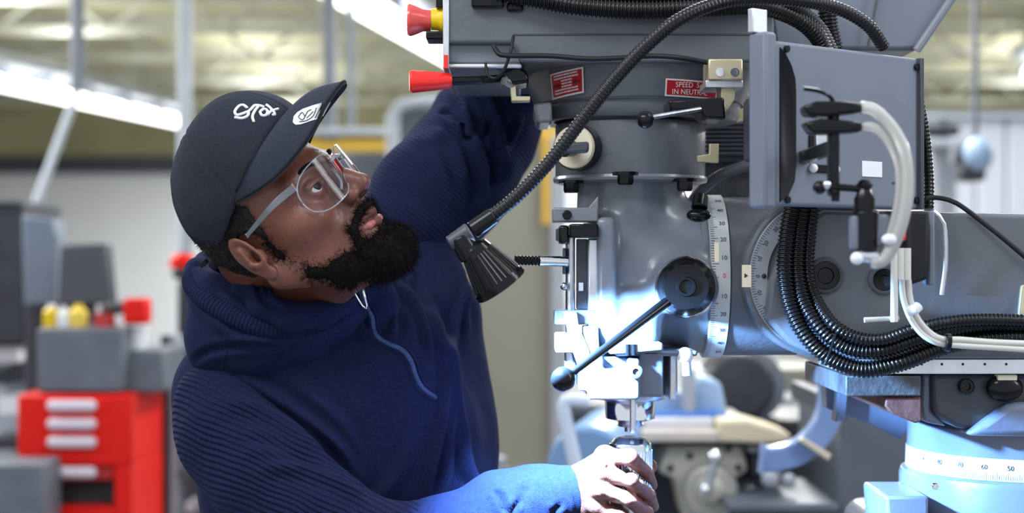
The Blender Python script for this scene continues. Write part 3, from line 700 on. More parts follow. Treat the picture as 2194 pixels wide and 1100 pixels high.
# legs and shoes below the frame
lg_ = Field((-.55, 1.9, .04), (.1, 2.5, 1.14), .012)
for sx, y0 in ((-.34, 2.14), (-.14, 2.26)): lg_.chain([(Vector((sx+.02, y0, 1.03)), .105), (Vector((sx, y0-.02, .55)), .075), (Vector((sx, y0+.02, .12)), .06)], .05)
V, F = lg_.mesh(1); sculpt('trousers', V, F, M['jeans'], man)
for sx, y0 in ((-.34, 2.14), (-.14, 2.26)):
    g = Field((sx-.08, y0-.12, 0), (sx+.24, y0+.12, .16), .006); g.chain([(Vector((sx-.02, y0+.02, .055)), .045), (Vector((sx+.14, y0, .035)), .035)], .02); g.sub(s_box((sx, y0, -.06), (.5, .5, .06)), .001)
    V, F = g.mesh(1); sculpt('shoe', V, F, M['shoe'], man)
# ---------------------------------------------------------------- milling machine (one bolted assembly)
mill = thing('milling_machine', 'large grey vertical milling machine the man is working at', 'milling machine', (P(2180, 550, 2.1).x, 2.1, 0))
AX = P(1350, 0, 2.08).x; AY = 2.08          # quill axis
def zc(y, Y=2.08): return HC+(550-y)/FP*Y
def rr(px, Y=2.08): return px*Y/FP
def vax(prof, n=72, x=AX, Y=AY):            # lathe about a vertical axis, profile in picture rows
    return MB().lathe((x, Y, 0), (0, 0, 1), [(zc(y, Y-.10), rr(r, Y)) for y, r in prof], n)
def bolt(mb, p, d, r, h=.006, hex_=False):
    mb.lathe(p, d, [(0, r), (h*.8, r), (h, r*.85), (h, r*.5), (h*.55, r*.45), (h*.55, .0002)], 6 if hex_ else 20)
# motor and drive housing
YF = 1.94
mb = MB().prism([(958, -95), (1660, -95), (1660, 134), (1118, 134), (1098, 92), (958, 92)], YF, 2.32)
drive = mk('drive_housing', mb, M['paint'], mill, bevel=.004, seg=3)
mb = MB().pbox(1098, 72, 1640, 76, YF-.0012, YF+.01); mk('housing_lip', mb, M['paint_d'], drive, bevel=.0005)
mk('underside_panel', MB().pbox(961, 93, 1116, 136, YF+.016, 2.29), M['paint_l'], drive, bevel=.003)
mk('trim_strip', MB().pbox(960, 136, 1118, 146, YF+.008, 2.29), M['steel_b'], drive, bevel=.002)
mk('front_plate', MB().pbox(949, -80, 962, 146, YF-.004, 2.29), M['steel_b'], drive, bevel=.001, label='thin bright edge plate')
mk('red_mark', MB().pbox(951, 118, 960, 146, YF-.006, YF-.0035), M['red'], drive)
mb = MB().pbox(1010, -20, 1080, 16, YF-.014, YF); mb.pbox(1086, 4, 1122, 24, YF-.010, YF); mk('latch', mb, M['black'], drive, bevel=.003)
# sheet-metal motor cover slanting away to the right
mb = MB().prism([(1640, -60), (2078, -60), (1966, 108), (1660, 108)], 2.12, 2.45)
mc_ = mk('motor_cover', mb, M['boxg'], mill, bevel=.006, label='slanted pale grey motor cover')
e0, e1 = P(2076, -58, 2.115), P(1964, 108, 2.115); mk('cover_edge', MB().tube([e0, e1], .006, 10), M['paint_l'], mc_)
e0, e1 = P(1890, -60, 2.112), P(1860, 100, 2.112); mk('cover_seam', MB().tube([e0, e1], .0018, 8), M['paint_d'], mc_)
# tapered belt housing
bx = P(1368, 0, 2.10).x; bY = 2.10
belt = mk('belt_housing', vax([(128, 246), (134, 250), (150, 246), (214, 222), (216, 216), (240, 214), (252, 206)], 96, bx, bY), M['paint'], mill, bevel=.002)
mk('rim_lug', MB().prism([(1142, 222), (1182, 218), (1184, 262), (1152, 264)], 1.985, 2.10), M['paint_l'], belt, bevel=.004)
mk('joint_line', vax([(213.5, 223.4), (215.5, 223.4)], 96, bx, bY), M['paint_d'], belt)
mk('splash_disc', MB().lathe((P(1560, 0, 2.12).x, 2.12, zc(212, 2.12)), (0.05, -.08, 1), [(-.003, rr(50)), (0, rr(60)), (.002, rr(60)), (.004, rr(40))], 48), M['paint_l'], belt)
# red instruction plates on the belt housing
def on_cone(cx, cy, x0=bx, Y0=bY, slope=.37):
    def fn(x, y, z):      # x, y in metres on the plate
        zc_ = zc(cy, 1.885)+y; r = rr(246-24*(max(150, min(214, 550-(zc_-HC)*FP/(bY-.1)))-150)/64, bY)+.0016+z
        a = math.atan2(P(cx, 0, 2.0-.13).x-x0, math.sqrt(max(r*r-(P(cx, 0, 1.87).x-x0)**2, 1e-6)))+x/r
        return Vector((x0+r*math.sin(a), Y0-r*math.cos(a), zc_))
    return fn
def plate(cx, cy, w_, h_, m, parent, name, lift, tilt=0, **k):
    fn = on_cone(cx, cy); vs = []; n = 12
    for i in range(n+1):
        for j in range(5):
            x = w_*(i/n-.5); y = h_*(j/4-.5)
            vs.append(fn(x*math.cos(tilt)-y*math.sin(tilt), x*math.sin(tilt)+y*math.cos(tilt), lift))
    q = len(vs); vs += [fn(*((w_*(i/n-.5))*math.cos(tilt)-(h_*(j/4-.5))*math.sin(tilt), (w_*(i/n-.5))*math.sin(tilt)+(h_*(j/4-.5))*math.cos(tilt), lift-.0009)) for i in range(n+1) for j in range(5)]
    fs = [(i*5+j, i*5+j+1, (i+1)*5+j+1, (i+1)*5+j) for i in range(n) for j in range(4)]
    fs += [tuple(q+c for c in f_[::-1]) for f_ in fs[:]]
    per = [i*5 for i in range(n+1)]+[n*5+j for j in range(1, 5)]+[i*5+4 for i in range(n-1, -1, -1)]+[j for j in range(3, 0, -1)]
    fs += [(per[i], per[(i+1) % len(per)], q+per[(i+1) % len(per)], q+per[i]) for i in range(len(per))]
    return mk(name, MB().add(vs, fs), m, parent, ang=60, **k)
T1 = .10
pl1 = plate(1220, 158, .054, .031, M['label_w'], belt, 'instruction_plate', .001, T1, label='red and white plate with arrows')
plate(1220, 158, .049, .0265, M['label_r'], pl1, 'red_field', .0017, T1)
fn = on_cone(1220, 158); rt = lambda x, y, z: fn(x*math.cos(T1)-y*math.sin(T1), x*math.sin(T1)+y*math.cos(T1), z+.0022)
tm = MB(); q_ = random.Random(5)
for row in range(7):           # rows of worn, unreadable print
    y = .0110-row*.0035; x = -.0205
    while x < .0185:
        w_ = q_.uniform(.0008, .0022)
        if not (abs(y+.0005) < .0045 and abs(x) > .009): tm.add([rt(x, y-.0010, 0), rt(x+w_, y-.0010, 0), rt(x+w_, y+.0010, 0), rt(x, y+.0010, 0)], [(0, 1, 2, 3)])
        x += w_+.0006
mk('worn_print', tm, M['label_w'], pl1, ang=0)
for s in (-1, 1):
    t_ = -.0005; ar = [(s*.0215, t_-.0012), (s*.0215, t_+.0012), (s*.0150, t_+.0012), (s*.0150, t_+.0034), (s*.0105, t_), (s*.0150, t_-.0034), (s*.0150, t_-.0012)]
    mk('arrow', MB().add([rt(x, y, 0) for x, y in ar], [tuple(range(7))]), mat('dark_red_ink', srgb(92, 14, 20), .6), pl1, ang=0)
pl2 = plate(1506, 175, .075, .021, M['label_w'], belt, 'instruction_plate', .001, -.03, label='red plate reading SPEED and IN NEUTRAL')
plate(1506, 175, .071, .017, M['label_r'], pl2, 'red_field', .0017, -.03)
fn2 = on_cone(1506, 175); tm = MB()
text_mb('SPEED  S', .0088, lambda x, y, z: fn2(x-.008, y+.0042, z+.0022), tm, .0001); text_mb('IN NEUTRAL', .0088, lambda x, y, z: fn2(x-.004, y-.0042, z+.0022), tm, .0001)
mk('plate_text', tm, M['label_w'], pl2, ang=0)
# terminal block on the belt housing
tb = mk('terminal_block', MB().pbox(1518, 126, 1592, 172, 1.875, 1.93), M['brass'], mill, bevel=.002)
mk('terminal_base', MB().pbox(1512, 172, 1592, 188, 1.880, 1.94), M['steel_b'], tb, bevel=.001)
for x in (1543, 1574):
    mk('screw', MB().lathe(P(x, 155, 1.875), (0, -1, 0), [(0, .0055), (.0016, .0052), (.0016, .0032), (.0004, .003), (.0004, .0002)], 24), M['chrome'], tb)
mk('bracket_arm', MB().prism([(1545, 188), (1575, 188), (1575, 212), (1560, 236), (1545, 232)], 1.885, 1.93), M['brass'], tb, bevel=.001)
# dark selector block with ball lever
sb = mk('selector_block', MB().prism([(1432, 214), (1552, 208), (1556, 256), (1510, 254), (1498, 236), (1436, 238)], 1.86, 1.93), M['black'], mill, bevel=.003)
mk('selector_lever', MB().tube([P(1500, 234, 1.855), P(1440, 244, 1.83), P(1395, 252, 1.815)], .0028, 10, step=.004), M['steel'], sb)
mk('lever_ball', MB().ball(P(1383, 257, 1.812), rr(19, 1.81), 28), M['black'], sb)
# collar under the belt housing
collar_ = mk('speed_collar', vax([(248, 150), (252, 158), (258, 160), (370, 160), (378, 158), (386, 150)], 96), M['paint'], mill, bevel=.002)
mk('collar_flange', vax([(372, 163), (378, 165), (384, 163), (388, 150)], 96), M['paint_l'], collar_)
mk('collar_gasket', vax([(249, 163), (253, 163)], 96), M['black'], collar_)
dial = mk('cream_dial', MB().lathe(P(1232, 316, 1.985)+Vector((0, .0, 0)), (-.42, -.9, 0), [(-.012, rr(46, 1.98)), (.004, rr(46, 1.98)), (.006, rr(44, 1.98)), (.0065, .0002)], 48), M['cream'], mill)
mk('dial_rim', MB().lathe(P(1234, 316, 1.988), (-.42, -.9, 0), [(-.014, rr(50, 1.98)), (.0035, rr(50, 1.98)), (.0035, rr(46.5, 1.98)), (-.014, rr(46.5, 1.98))], 48, closed=False), M['black'], dial)
mk('dial_knob', MB().cyl(P(1225, 318, 1.975), P(1208, 322, 1.945), rr(17), rr(14)), M['black'], dial, bevel=.002)
mk('dial_handle', MB().prism([(1196, 308), (1262, 303), (1262, 326), (1198, 330)], 1.935, 1.955), M['paint_d'], dial, bevel=.003)
mk('pointer_bracket', MB().prism([(1494, 334), (1520, 330), (1520, 308), (1540, 308), (1540, 349), (1494, 347)], 1.99, 2.0), M['brass'], mill, bevel=.0008)
for i, (x, y) in enumerate(((1340, 382), (1467, 396), (1224, 400))):
    Yb = (1.915, 1.97, 1.98)[i]; mb = MB(); bolt(mb, P(x, y-10, Yb+.03)-Vector((0, .0, 0)), (0, 0, -1), .010, .014, True)
    mb.lathe(P(x, y-13, Yb+.03), (0, 0, -1), [(0, .016), (.004, .016)], 24); mk('clamp_bolt', mb, M['black'], mill)
# cast head: neck and horizontal body merged
f = Field((P(1225, 0, 2.0).x, 1.90, zc(775)), (P(1560, 0, 2.0).x, 2.24, zc(380)), .0028)
f.add(s_cyl((AX-.0, AY, zc(470)), (AX, AY, zc(384)), rr(113), .004), .002)
f.add(s_cyl((P(1283, 0, 1.98).x, AY, zc(597)), (P(1512, 0, 2.08).x, AY, zc(597)), rr(153), .010), .035)
f.add(s_box((P(1345, 0, 2).x, AY-.01, zc(680)), (rr(66), .115, rr(62)), .02), .02)
f.add(s_cyl((P(1472, 0, 1.95).x, AY, zc(612)), (P(1472, 0, 1.95).x, 1.925, zc(612)), rr(60), .004), .022)
f.add(s_box((P(1300, 0, 1.95).x, AY-.03, zc(590)), (rr(20), .10, rr(120)), .008), .012)
V, F = f.mesh(1); head = sculpt('machine_head', V, F, M['paint_l'], mill, label='glossy cast head lit blue by the work lamp')
mb = MB().prism([(1318, 752), (1495, 752), (1495, 764), (1318, 764)], 1.945, 2.1); mk('head_foot', mb, M['paint'], head, bevel=.003)
# top clamp bolt on the head
tbb = mk('clamp_nut', MB().cyl(P(1498, 448, 1.96), P(1502, 420, 1.97), rr(17), rr(15), 24), M['black'], mill, bevel=.002)
mk('nut_collar', MB().ball(P(1497, 462, 1.955), rr(25), 28, (1, .8, .55)), M['black'], tbb)
# feed lever hub
hub = mk('lever_hub', MB().lathe(P(1470, 615, 1.935), (-.10, -1, .02), [(0, rr(68, 1.9)), (.018, rr(67, 1.9)), (.024, rr(62, 1.9))], 56), M['chrome'], mill, label='chrome hub with black face')
mk('hub_face', MB().lathe(P(1470, 615, 1.912), (-.10, -1, .02), [(0, rr(63, 1.9)), (.016, rr(62, 1.9)), (.026, rr(50, 1.88)), (.028, rr(48, 1.88)), (.0285, rr(22, 1.88)), (.032, rr(20, 1.88)), (.032, rr(15, 1.88)), (.029, rr(13, 1.88)), (.029, .0002)], 56), M['black'], hub)
L0, L1 = P(1436, 642, 1.895), P(1226, 800, 1.80)
lev = mk('feed_lever', MB().cyl(L0, L1, rr(11, 1.9), rr(8, 1.8), 20), M['black'], hub)
mk('lever_ball', MB().ball(P(1207, 813, 1.795), rr(27, 1.79), 36), M['black'], hub)
# white graduated swivel ring
def hring(x0, x1, r, m, name, parent, Y=AY, **k):
    a, b = P(x0, 0, 2.0).x, P(x1, 0, 2.0).x
    return mk(name, MB().lathe((a, Y, zc(592, Y)), (1, 0, 0), [(0, r-.004), (.001, r), (b-a-.001, r), (b-a, r-.004)], 96), m, parent, **k)
RY = 2.09; RR = rr(174, RY)
ringb = hring(1504, 1520, RR-.006, M['paint_l'], 'swivel_flange', mill, RY)
ring = hring(1520, 1563, RR, M['scale'], 'swivel_scale_ring', mill, RY, label='white graduated ring')
hring(1563, 1730, RR-.003, M['paint'], 'swivel_body', mill, RY)
rx0, rx1 = P(1520, 0, 2).x, P(1563, 0, 2).x
tk = MB(); tkr = MB()
for k in range(-50, 51):
    a = math.radians(k*1.8); L = .005 if k % 5 else .009; r = RR+.0004
    p = Vector((rx0+.001, RY-r*math.cos(a), zc(592, RY)-r*math.sin(a))); d = Vector((0, -math.cos(a), -math.sin(a))); t_ = Vector((0, math.sin(a), -math.cos(a)))
    (tk if k not in (0,) else tkr).add([p+t_*.00035, p-t_*.00035, p-t_*.00035+Vector((L, 0, 0)), p+t_*.00035+Vector((L, 0, 0))], [(0, 1, 2, 3)])
def ring_text(txt, ang, mb, size=.008):
    r = RR+.0005
    def fn(x, y, z):
        a = ang-y/r; return Vector(((rx0+rx1)/2+.004+x, RY-(r+z)*math.cos(a), zc(592, RY)-(r+z)*math.sin(a)))
    text_mb(txt, size, fn, mb, .0001)
for k, t_ in ((-5, '50'), (-4, '40'), (-3, '30'), (-2, '20'), (-1, '10'), (1, '10'), (2, '20'), (3, '30'), (4, '40'), (5, '50')): ring_text(t_, math.radians(k*13), tk)
ring_text('0', math.radians(-1), tkr); mk('scale_marks', tk, M['ink'], ring, ang=0); mk('zero_mark', tkr, M['ink_r'], ring, ang=0)
def plq(cx, y0, y1, x0, x1, Y, name): 
    return mk(name, MB().pbox(x0, y0, x1, y1, Y, Y+.003), M['cream'], mill, bevel=.0004)
plq(0, 520, 562, 1531, 1541, 1.900, 'index_plate')
pq = plq(0, 568, 616, 1590, 1610, 1.908, 'index_plate'); mk('index_arrow', MB().add([P(1595, 586, 1.9075), P(1603, 591, 1.9075), P(1595, 596, 1.9075)], [(0, 1, 2)]), M['ink'], pq)
# protractor disc of the ram knuckle
KC = P(1772, 592, 1.945)
f2 = lambda r: rr(r, 1.945)
knuckle = mk('knuckle_disc', MB().lathe(KC+Vector((0, .05, 0)), (0, -1, 0), [(0, f2(178)), (.044, f2(178)), (.048, f2(172))], 96), M['paint'], mill)
def arc_plate(c, r0, r1, a0, a1, t, n=40):
    vs = []; fs = []
    for i in range(n+1):
        a = math.radians(a0+(a1-a0)*i/n)
        for r, y in ((r0, 0), (r1, 0), (r1, t), (r0, t)): vs.append(c+Vector((r*math.cos(a), y, r*math.sin(a))))
    for i in range(n):
        for k in range(4): fs.append((i*4+k, i*4+(k+1) % 4, (i+1)*4+(k+1) % 4, (i+1)*4+k))
    fs += [(0, 1, 2, 3), tuple(n*4+k for k in (3, 2, 1, 0))]; return MB().add(vs, fs)
arc = mk('protractor_scale', arc_plate(KC+Vector((0, -.003, 0)), f2(128), f2(167), 112, 248, .003), M['scale_d'], mill, bevel=.0006, label='grey-white protractor arc')
tk = MB()
for k in range(0, 69):
    a = math.radians(114+k*2); L = .007 if k % 5 == 0 else .0045; n_ = Vector((math.cos(a), 0, math.sin(a))); t_ = Vector((-math.sin(a), 0, math.cos(a))); c = KC+Vector((0, -.0034, 0))+n_*f2(165)
    tk.add([c+t_*.0003, c-t_*.0003, c-t_*.0003-n_*L, c+t_*.0003-n_*L], [(0, 1, 2, 3)])
for i, t_ in enumerate(('40', '30', '20', '10', '0', '10', '20', '30', '40')):
    a = math.radians(124+i*14); n_ = Vector((math.cos(a), 0, math.sin(a))); tv = Vector((math.sin(a), 0, -math.cos(a)))
    text_mb(t_, .007, lambda x, y, z: KC+Vector((0, -.0035-z, 0))+n_*(f2(149)+y)+tv*x, tk, .0001)
for a in (128, 180, 232):
    c = KC+Vector((math.cos(math.radians(a))*f2(136), -.0036, math.sin(math.radians(a))*f2(136))); tk.lathe(c, (0, -1, 0), [(0, .003), (.0012, .0028), (.0013, .0002)], 16)
mk('scale_marks', tk, M['ink'], arc, ang=0)
# ram
ramp = [(1745, 458), (2330, 462), (2330, 770), (1740, 768), (1680, 735), (1640, 690), (1700, 560)]
ram = mk('ram', MB().prism([(1765, 450), (2420, 462), (2420, 770), (1760, 770), (1690, 738), (1640, 684), (1650, 600), (1690, 500)], 1.925, 2.30), M['paint'], mill, bevel=.006, seg=3)
for cx, cy, r in ((1768, 591, 38), (1893, 600, 31)):
    rc = P(cx, cy, 1.925); sr = mk('socket_ring', MB().lathe(rc+Vector((0, .004, 0)), (0, -1, 0), [(0, S(r+2, 1.92)), (.0065, S(r+2, 1.92)), (.0075, S(r-2, 1.92)), (.0075, S(r-7, 1.92)), (-.0, S(r-9, 1.92))], 48, closed=False), M['paint_d'], ram)
    mk('socket', MB().lathe(rc+Vector((0, -.0005, 0)), (0, -1, 0), [(0, S(r-6, 1.92)), (.003, S(r-8, 1.92)), (.003, S(r-20, 1.92)), (.001, S(r-22, 1.92)), (.001, .0002)], 40), M['black'], sr)
mk('dovetail_way', MB().pbox(1812, 770, 2420, 802, 1.93, 2.28), M['steel_b'], ram, bevel=.001, label='bright slideway strip')
for x in (1975, 2018, 2063, 2110, 2156, 2200): mk('rivet', MB().lathe(P(x, 781, 1.930), (0, -1, 0), [(0, .0017), (.0008, .0015), (.0009, .0002)], 14), M['ink'], ram)
for (x0, y0, x1, y1) in ((2038, 462, 2042, 600),): pass
mk('bracket_edge', MB().tube([P(1998, 452, 1.90), P(2022, 480, 1.905), P(2026, 560, 1.91), P(2018, 632, 1.915)], .0030, 8, step=.01), M['steel_b'], ram, label='bright bent edge')
mk('brass_tag', MB().prism([(2188, 612), (2215, 605), (2215, 680), (2182, 678)], 1.918, 1.925), M['brass'], ram, bevel=.0015)
# way guard and bracket under the ram
mk('way_block', MB().pbox(1812, 806, 1974, 850, 1.93, 2.2), M['casting'], mill, bevel=.002)
mk('slide_bracket', MB().prism([(1897, 851), (1974, 851), (1976, 902), (1962, 908), (1912, 888), (1898, 872)], 1.935, 2.2), M['rust'], mill, bevel=.002)
mk('way_guard', MB().prism([(1768, 803), (1812, 803), (1812, 850), (1960, 852), (1956, 905), (1930, 944), (1860, 908), (1800, 886), (1772, 876)], 2.20, 2.24), M['pedestal'], mill, bevel=.002, label='pale blue sheet guard')
mk('way_strip', MB().prism([(1800, 803), (1811, 803), (1816, 850), (1812, 900), (1790, 905), (1795, 850)], 2.17, 2.2), M['pedestal'], mill, bevel=.001)
# turret and column
CX = P(2195, 0, 2.10).x; CY = 2.10
mk('turret_plate', MB().prism([(1995, 803), (2420, 803), (2420, 950), (2092, 925), (2052, 918), (2006, 892), (1998, 870)], 1.955, 2.2), M['paint_d'], mill, bevel=.006)
mk('turret_edge', MB().prism([(1976, 803), (1998, 803), (1996, 880), (2030, 915), (1980, 905), (1972, 870)], 1.965, 2.2), M['pedestal'], mill, bevel=.004)
mb = MB(); bolt(mb, P(2068, 828, 1.955), (0, -1, 0), .0098, .008); mk('socket_bolt', mb, M['black'], mill)
mk('oval_knob', MB().ball(P(2152, 832, 1.945), .020, 24, (1.15, .6, .85)), M['black'], mill); mk('small_tag', MB().pbox(2138, 804, 2180, 816, 1.935, 1.95), M['cream'], mill, bevel=.001)
def col(prof): return MB().lathe((CX, CY, 0), (0, 0, 1), [(HC+(550-y)/FP*CY, r*CY/FP) for y, r in prof], 96)
colm = mk('turret_base', col([(1150, 262), (1016, 262), (1006, 258), (1003, 247), (905, 244), (898, 236), (885, 180), (870, 150)]), M['pedestal'], mill, bevel=.001, label='round pale blue turret base')
mk('turret_gusset', MB().prism([(2070, 935), (2110, 905), (2160, 868), (2180, 864), (2300, 860), (2300, 940)], 1.935, 2.0), M['pedestal'], mill, bevel=.008)
tr_ = mk('turret_scale', col([(1002, 247.5), (1001, 248.5), (958, 247.5), (957, 246)]), M['scale'], mill, label='white graduated turret band')
tk = MB(); r_ = 248.8*CY/FP
for k in range(-75, 30):
    a = math.radians(k); L = .006 if k % 5 else .010; p = lambda z, da: Vector((CX+r_*math.sin(a+da), CY-r_*math.cos(a+da), z)); z0 = HC+(550-1000)/FP*CY
    tk.add([p(z0, -.0014), p(z0, .0014), p(z0+L, .0014), p(z0+L, -.0014)], [(0, 1, 2, 3)])
for i in range(8):
    a0 = math.radians(-72+12*i)
    def fn(x, y, z): a = a0+x/r_; return Vector((CX+(r_+z)*math.sin(a), CY-(r_+z)*math.cos(a), HC+(550-975)/FP*CY+y))
    text_mb(str(90-10*i) if i != 0 else '9', .0085, fn, tk, .0001)
mk('scale_marks', tk, M['ink'], tr_, ang=0)
mk('turret_lug', MB().prism([(1898, 1064), (1990, 1064), (1990, 1160), (1904, 1160)], 1.97, 2.1), M['pedestal'], mill, bevel=.004)
mb = MB(); bolt(mb, P(2003, 1042, 1.935), (0, -1, 0), .004); mk('small_screw', mb, M['chrome'], mill)
colz = HC+(550-1148)/FP*CY
mb = MB().box((CX+.02, CY+.12, colz/2+.06), (.19, .24, colz/2-.06)); mk('column', mb, M['pedestal'], mill, bevel=.03, seg=4)
mk('column_foot', MB().box((CX+.02, CY+.10, .06), (.28, .36, .06)), M['pedestal'], mill, bevel=.015)
# quill stop assembly on the left side of the head
QY = 1.955
asm = mk('stop_bracket', MB().pbox(1185, 445, 1282, 476, QY, QY+.06), M['paint_l'], mill, bevel=.002)
mk('bracket_web', MB().prism([(1262, 446), (1282, 420), (1282, 478), (1262, 476)], QY+.004, QY+.05), M['paint_l'], asm, bevel=.001)
mb = MB(); bolt(mb, P(1215, 461, QY), (0, -1, 0), .0058, .004); mk('socket_bolt', mb, M['black'], asm)
mk('trip_block', MB().pbox(1221, 480, 1282, 510, QY-.015, QY+.05), M['black'], mill, bevel=.002)
tb_ = mk('trip_nut', MB().pbox(1198, 483, 1219, 523, QY-.012, QY+.035), M['black'], mill, bevel=.003)
mk('trip_nut_collar', MB().pbox(1192, 490, 1201, 516, QY-.004, QY+.025), M['paint_d'], tb_, bevel=.001)
mk('stop_rod', MB().cyl(P(1222, 505, QY+.02), P(1222, 800, QY+.02), S(10.5, QY)), M['steel'], mill, label='bright vertical quill stop rod')
mk('rod_groove', MB().pbox(1236, 512, 1259, 663, QY+.022, QY+.05), M['paint_d'], mill, bevel=.001)
mk('depth_scale', MB().pbox(1260, 512, 1284, 700, QY+.006, QY+.05), M['steel_b'], mill, bevel=.002)
lk = mk('groove_insert', MB().pbox(1240, 606, 1250, 624, QY+.016, QY+.03), M['white'], mill, bevel=.0006)
# little horizontal lever
kn = MB().tube([P(1103, 558, QY-.01), P(1160, 559, QY-.006)], .006, 20, rf=lambda L, t: .0056+.0007*math.sin(L*2*math.pi/.0042), step=.0007)
tl_ = mk('trip_lever', MB().cyl(P(1154, 559, QY-.006), P(1216, 561, QY+.004), .0066, .0066, 24), M['chrome'], mill, bevel=.0008)
mk('knurled_tip', kn, M['black'], tl_)
mk('lever_plate', MB().pbox(1206, 532, 1212, 588, QY+.002, QY+.02), M['paint_d'], tl_, bevel=.001); mk('lever_screw', MB().ball(P(1209, 614, QY+.005), .005, 16), M['steel'], tl_)
# lower stop castings
lb = mk('feed_bracket', MB().pbox(1188, 665, 1284, 696, QY+.004, QY+.05), M['pedestal'], mill, bevel=.002)
mk('bracket_finger', MB().prism([(1207, 668), (1236, 668), (1240, 698), (1262, 750), (1272, 800), (1244, 800), (1222, 740)], QY-.014, QY+.004), M['paint_l'], lb, bevel=.002)
mk('stop_nut', MB().pbox(1190, 716, 1240, 756, QY-.012, QY+.04), M['white'], mill, bevel=.002, label='white micrometer stop nut')
mk('stop_web', MB().prism([(1250, 700), (1282, 700), (1284, 745), (1262, 775), (1250, 760)], QY-.010, QY+.03), M['paint_l'], mill, bevel=.002)
mk('stop_rod_foot', MB().cyl(P(1222, 756, QY+.018), P(1222, 800, QY+.018), S(13, QY)), M['steel_b'], mill)
# quill housing
qh = mk('quill_housing', vax([(858, 96), (853, 101), (745, 101)], 72, AX, AY-.0), M['paint_l'], mill)
f = Field((P(1215, 0, 2).x, 1.88, zc(870)), (P(1470, 0, 2).x, 2.14, zc(725)), .002)
f.add(s_box(((P(1262, 0, 1.93).x+P(1368, 0, 1.93).x)/2, 1.975, (zc(768, 1.94)+zc(854, 1.94))/2), (S(55, 1.93), .055, S(44, 1.93)), .004), .002)
f.add(s_box(((P(1240, 0, 1.94).x+P(1300, 0, 1.94).x)/2, 1.985, (zc(780, 1.94)+zc(838, 1.94))/2), (S(30, 1.94), .045, S(30, 1.94)), .004), .004)
f.add(s_box(((P(1372, 0, 1.93).x+P(1424, 0, 1.93).x)/2, 1.985, (zc(736, 1.94)+zc(852, 1.94))/2), (S(26, 1.93), .040, S(59, 1.94)), .003), .004)
f.add(s_cyl(P(1280, 790, 1.93)+Vector((0, 0, -.0)), P(1280, 790, 2.0), S(28, 1.93), .003), .006)
f.sub(s_box(P(1318, 768, 1.93), (S(26, 1.93), .030, S(22, 1.93)), .003), .002)
f.sub(s_box(P(1404, 790, 1.915), (S(16, 1.93), .018, S(26, 1.93)), .003, np.array(Matrix.Rotation(.5, 3, 'Y'))), .003)
V, F = f.mesh(1); qc = sculpt('feed_casting', V, F, M['pedestal'], mill, ang=50, label='pale casting glaring white in the lamp light')
mk('clamp_screw', MB().lathe(P(1362, 797, 1.917), (0, -1, 0), [(0, .0085), (.003, .0085), (.004, .007), (.004, .004), (.001, .0035), (.001, .0002)], 24), M['paint_d'], qc)
for x in (1345, 1358): mk('index_pin', MB().cyl(P(x, 738, 1.925), P(x, 762, 1.925), .003), M['black'], qc)
mk('spring_box', MB().prism([(1300, 735), (1420, 735), (1420, 752), (1306, 760)], 1.925, 2.02), M['paint_l'], mill, bevel=.002)
mk('side_plate', MB().pbox(1434, 752, 1449, 858, 1.985, 2.12), M['steel_b'], mill, bevel=.002)
oc_ = mk('oil_cup', MB().ball(P(1468, 762, 1.95), .010, 24), M['white'], mill, label='small bright oil cup'); mk('cup_stem', MB().cyl(P(1470, 772, 1.95), P(1472, 805, 1.95), .0058), M['steel_b'], oc_)
mk('bearing_flange', vax([(870, 76), (868, 78), (858, 80)], 64), M['steel'], mill, bevel=.0005)
mk('quill_nose', vax([(918, 40), (914, 53), (876, 54), (872, 52), (866, 46)], 64), M['chrome'], mill, label='chrome quill nose')
mk('spindle', vax([(944, 12), (934, 12), (932, 26), (926, 29), (918, 24), (914, 20)], 48), M['steel'], mill)
mk('depth_rod', MB().cyl(P(1356, 836, 1.965), P(1356, 928, 1.965), S(6.5, 1.96)), M['steel_b'], mill)
# emergency stop
es = mk('stop_button', MB().lathe(P(924, 44, 2.03), (-1, 0, .03), [(0, S(24)), (.010, S(25)), (.022, S(34)), (.027, S(36)), (.030, S(33)), (.031, .0002)], 48), M['redtr'], mill, label='red emergency stop button')
mk('button_collar', MB().lathe(P(958, 42, 2.03), (-1, 0, 0), [(0, S(29)), (.006, S(30)), (.012, S(24)), (.020, S(24))], 40), M['yellow'], es); mk('button_base', MB().pbox(912, 66, 958, 84, 2.0, 2.05), M['black'], es, bevel=.002)
mk('base_stub', MB().pbox(934, -40, 950, 16, 2.01, 2.05), M['black'], es, bevel=.001)
# red gear lever
gl_ = mk('gear_lever', MB().tube([P(962, 174, 1.95), P(1040, 171, 1.96), P(1110, 164, 1.99)], .0052, 14, step=.008), M['black'], mill)
mk('lever_grip', MB().lathe(P(877, 175, 1.945), P(967, 173, 1.95)-P(877, 175, 1.945), [(0, S(20)), (.003, S(24)), (.03, S(20)), (.050, S(16)), (.052, S(14))], 36), M['red'], gl_, label='red tapered lever grip')
mk('lever_pivot', MB().prism([(1070, 158), (1105, 140), (1128, 150), (1135, 176), (1098, 182)], 1.955, 2.02), M['black'], gl_, bevel=.004)
mk('lever_link', MB().cyl(P(1098, 182, 1.965), P(1080, 172, 1.955), .006), M['steel'], gl_)
mk('lever_guard', MB().prism([(1092, 176), (1104, 178), (1106, 206), (1136, 206), (1136, 216), (1096, 217)], 1.96, 1.985), M['brass'], mill, bevel=.001)
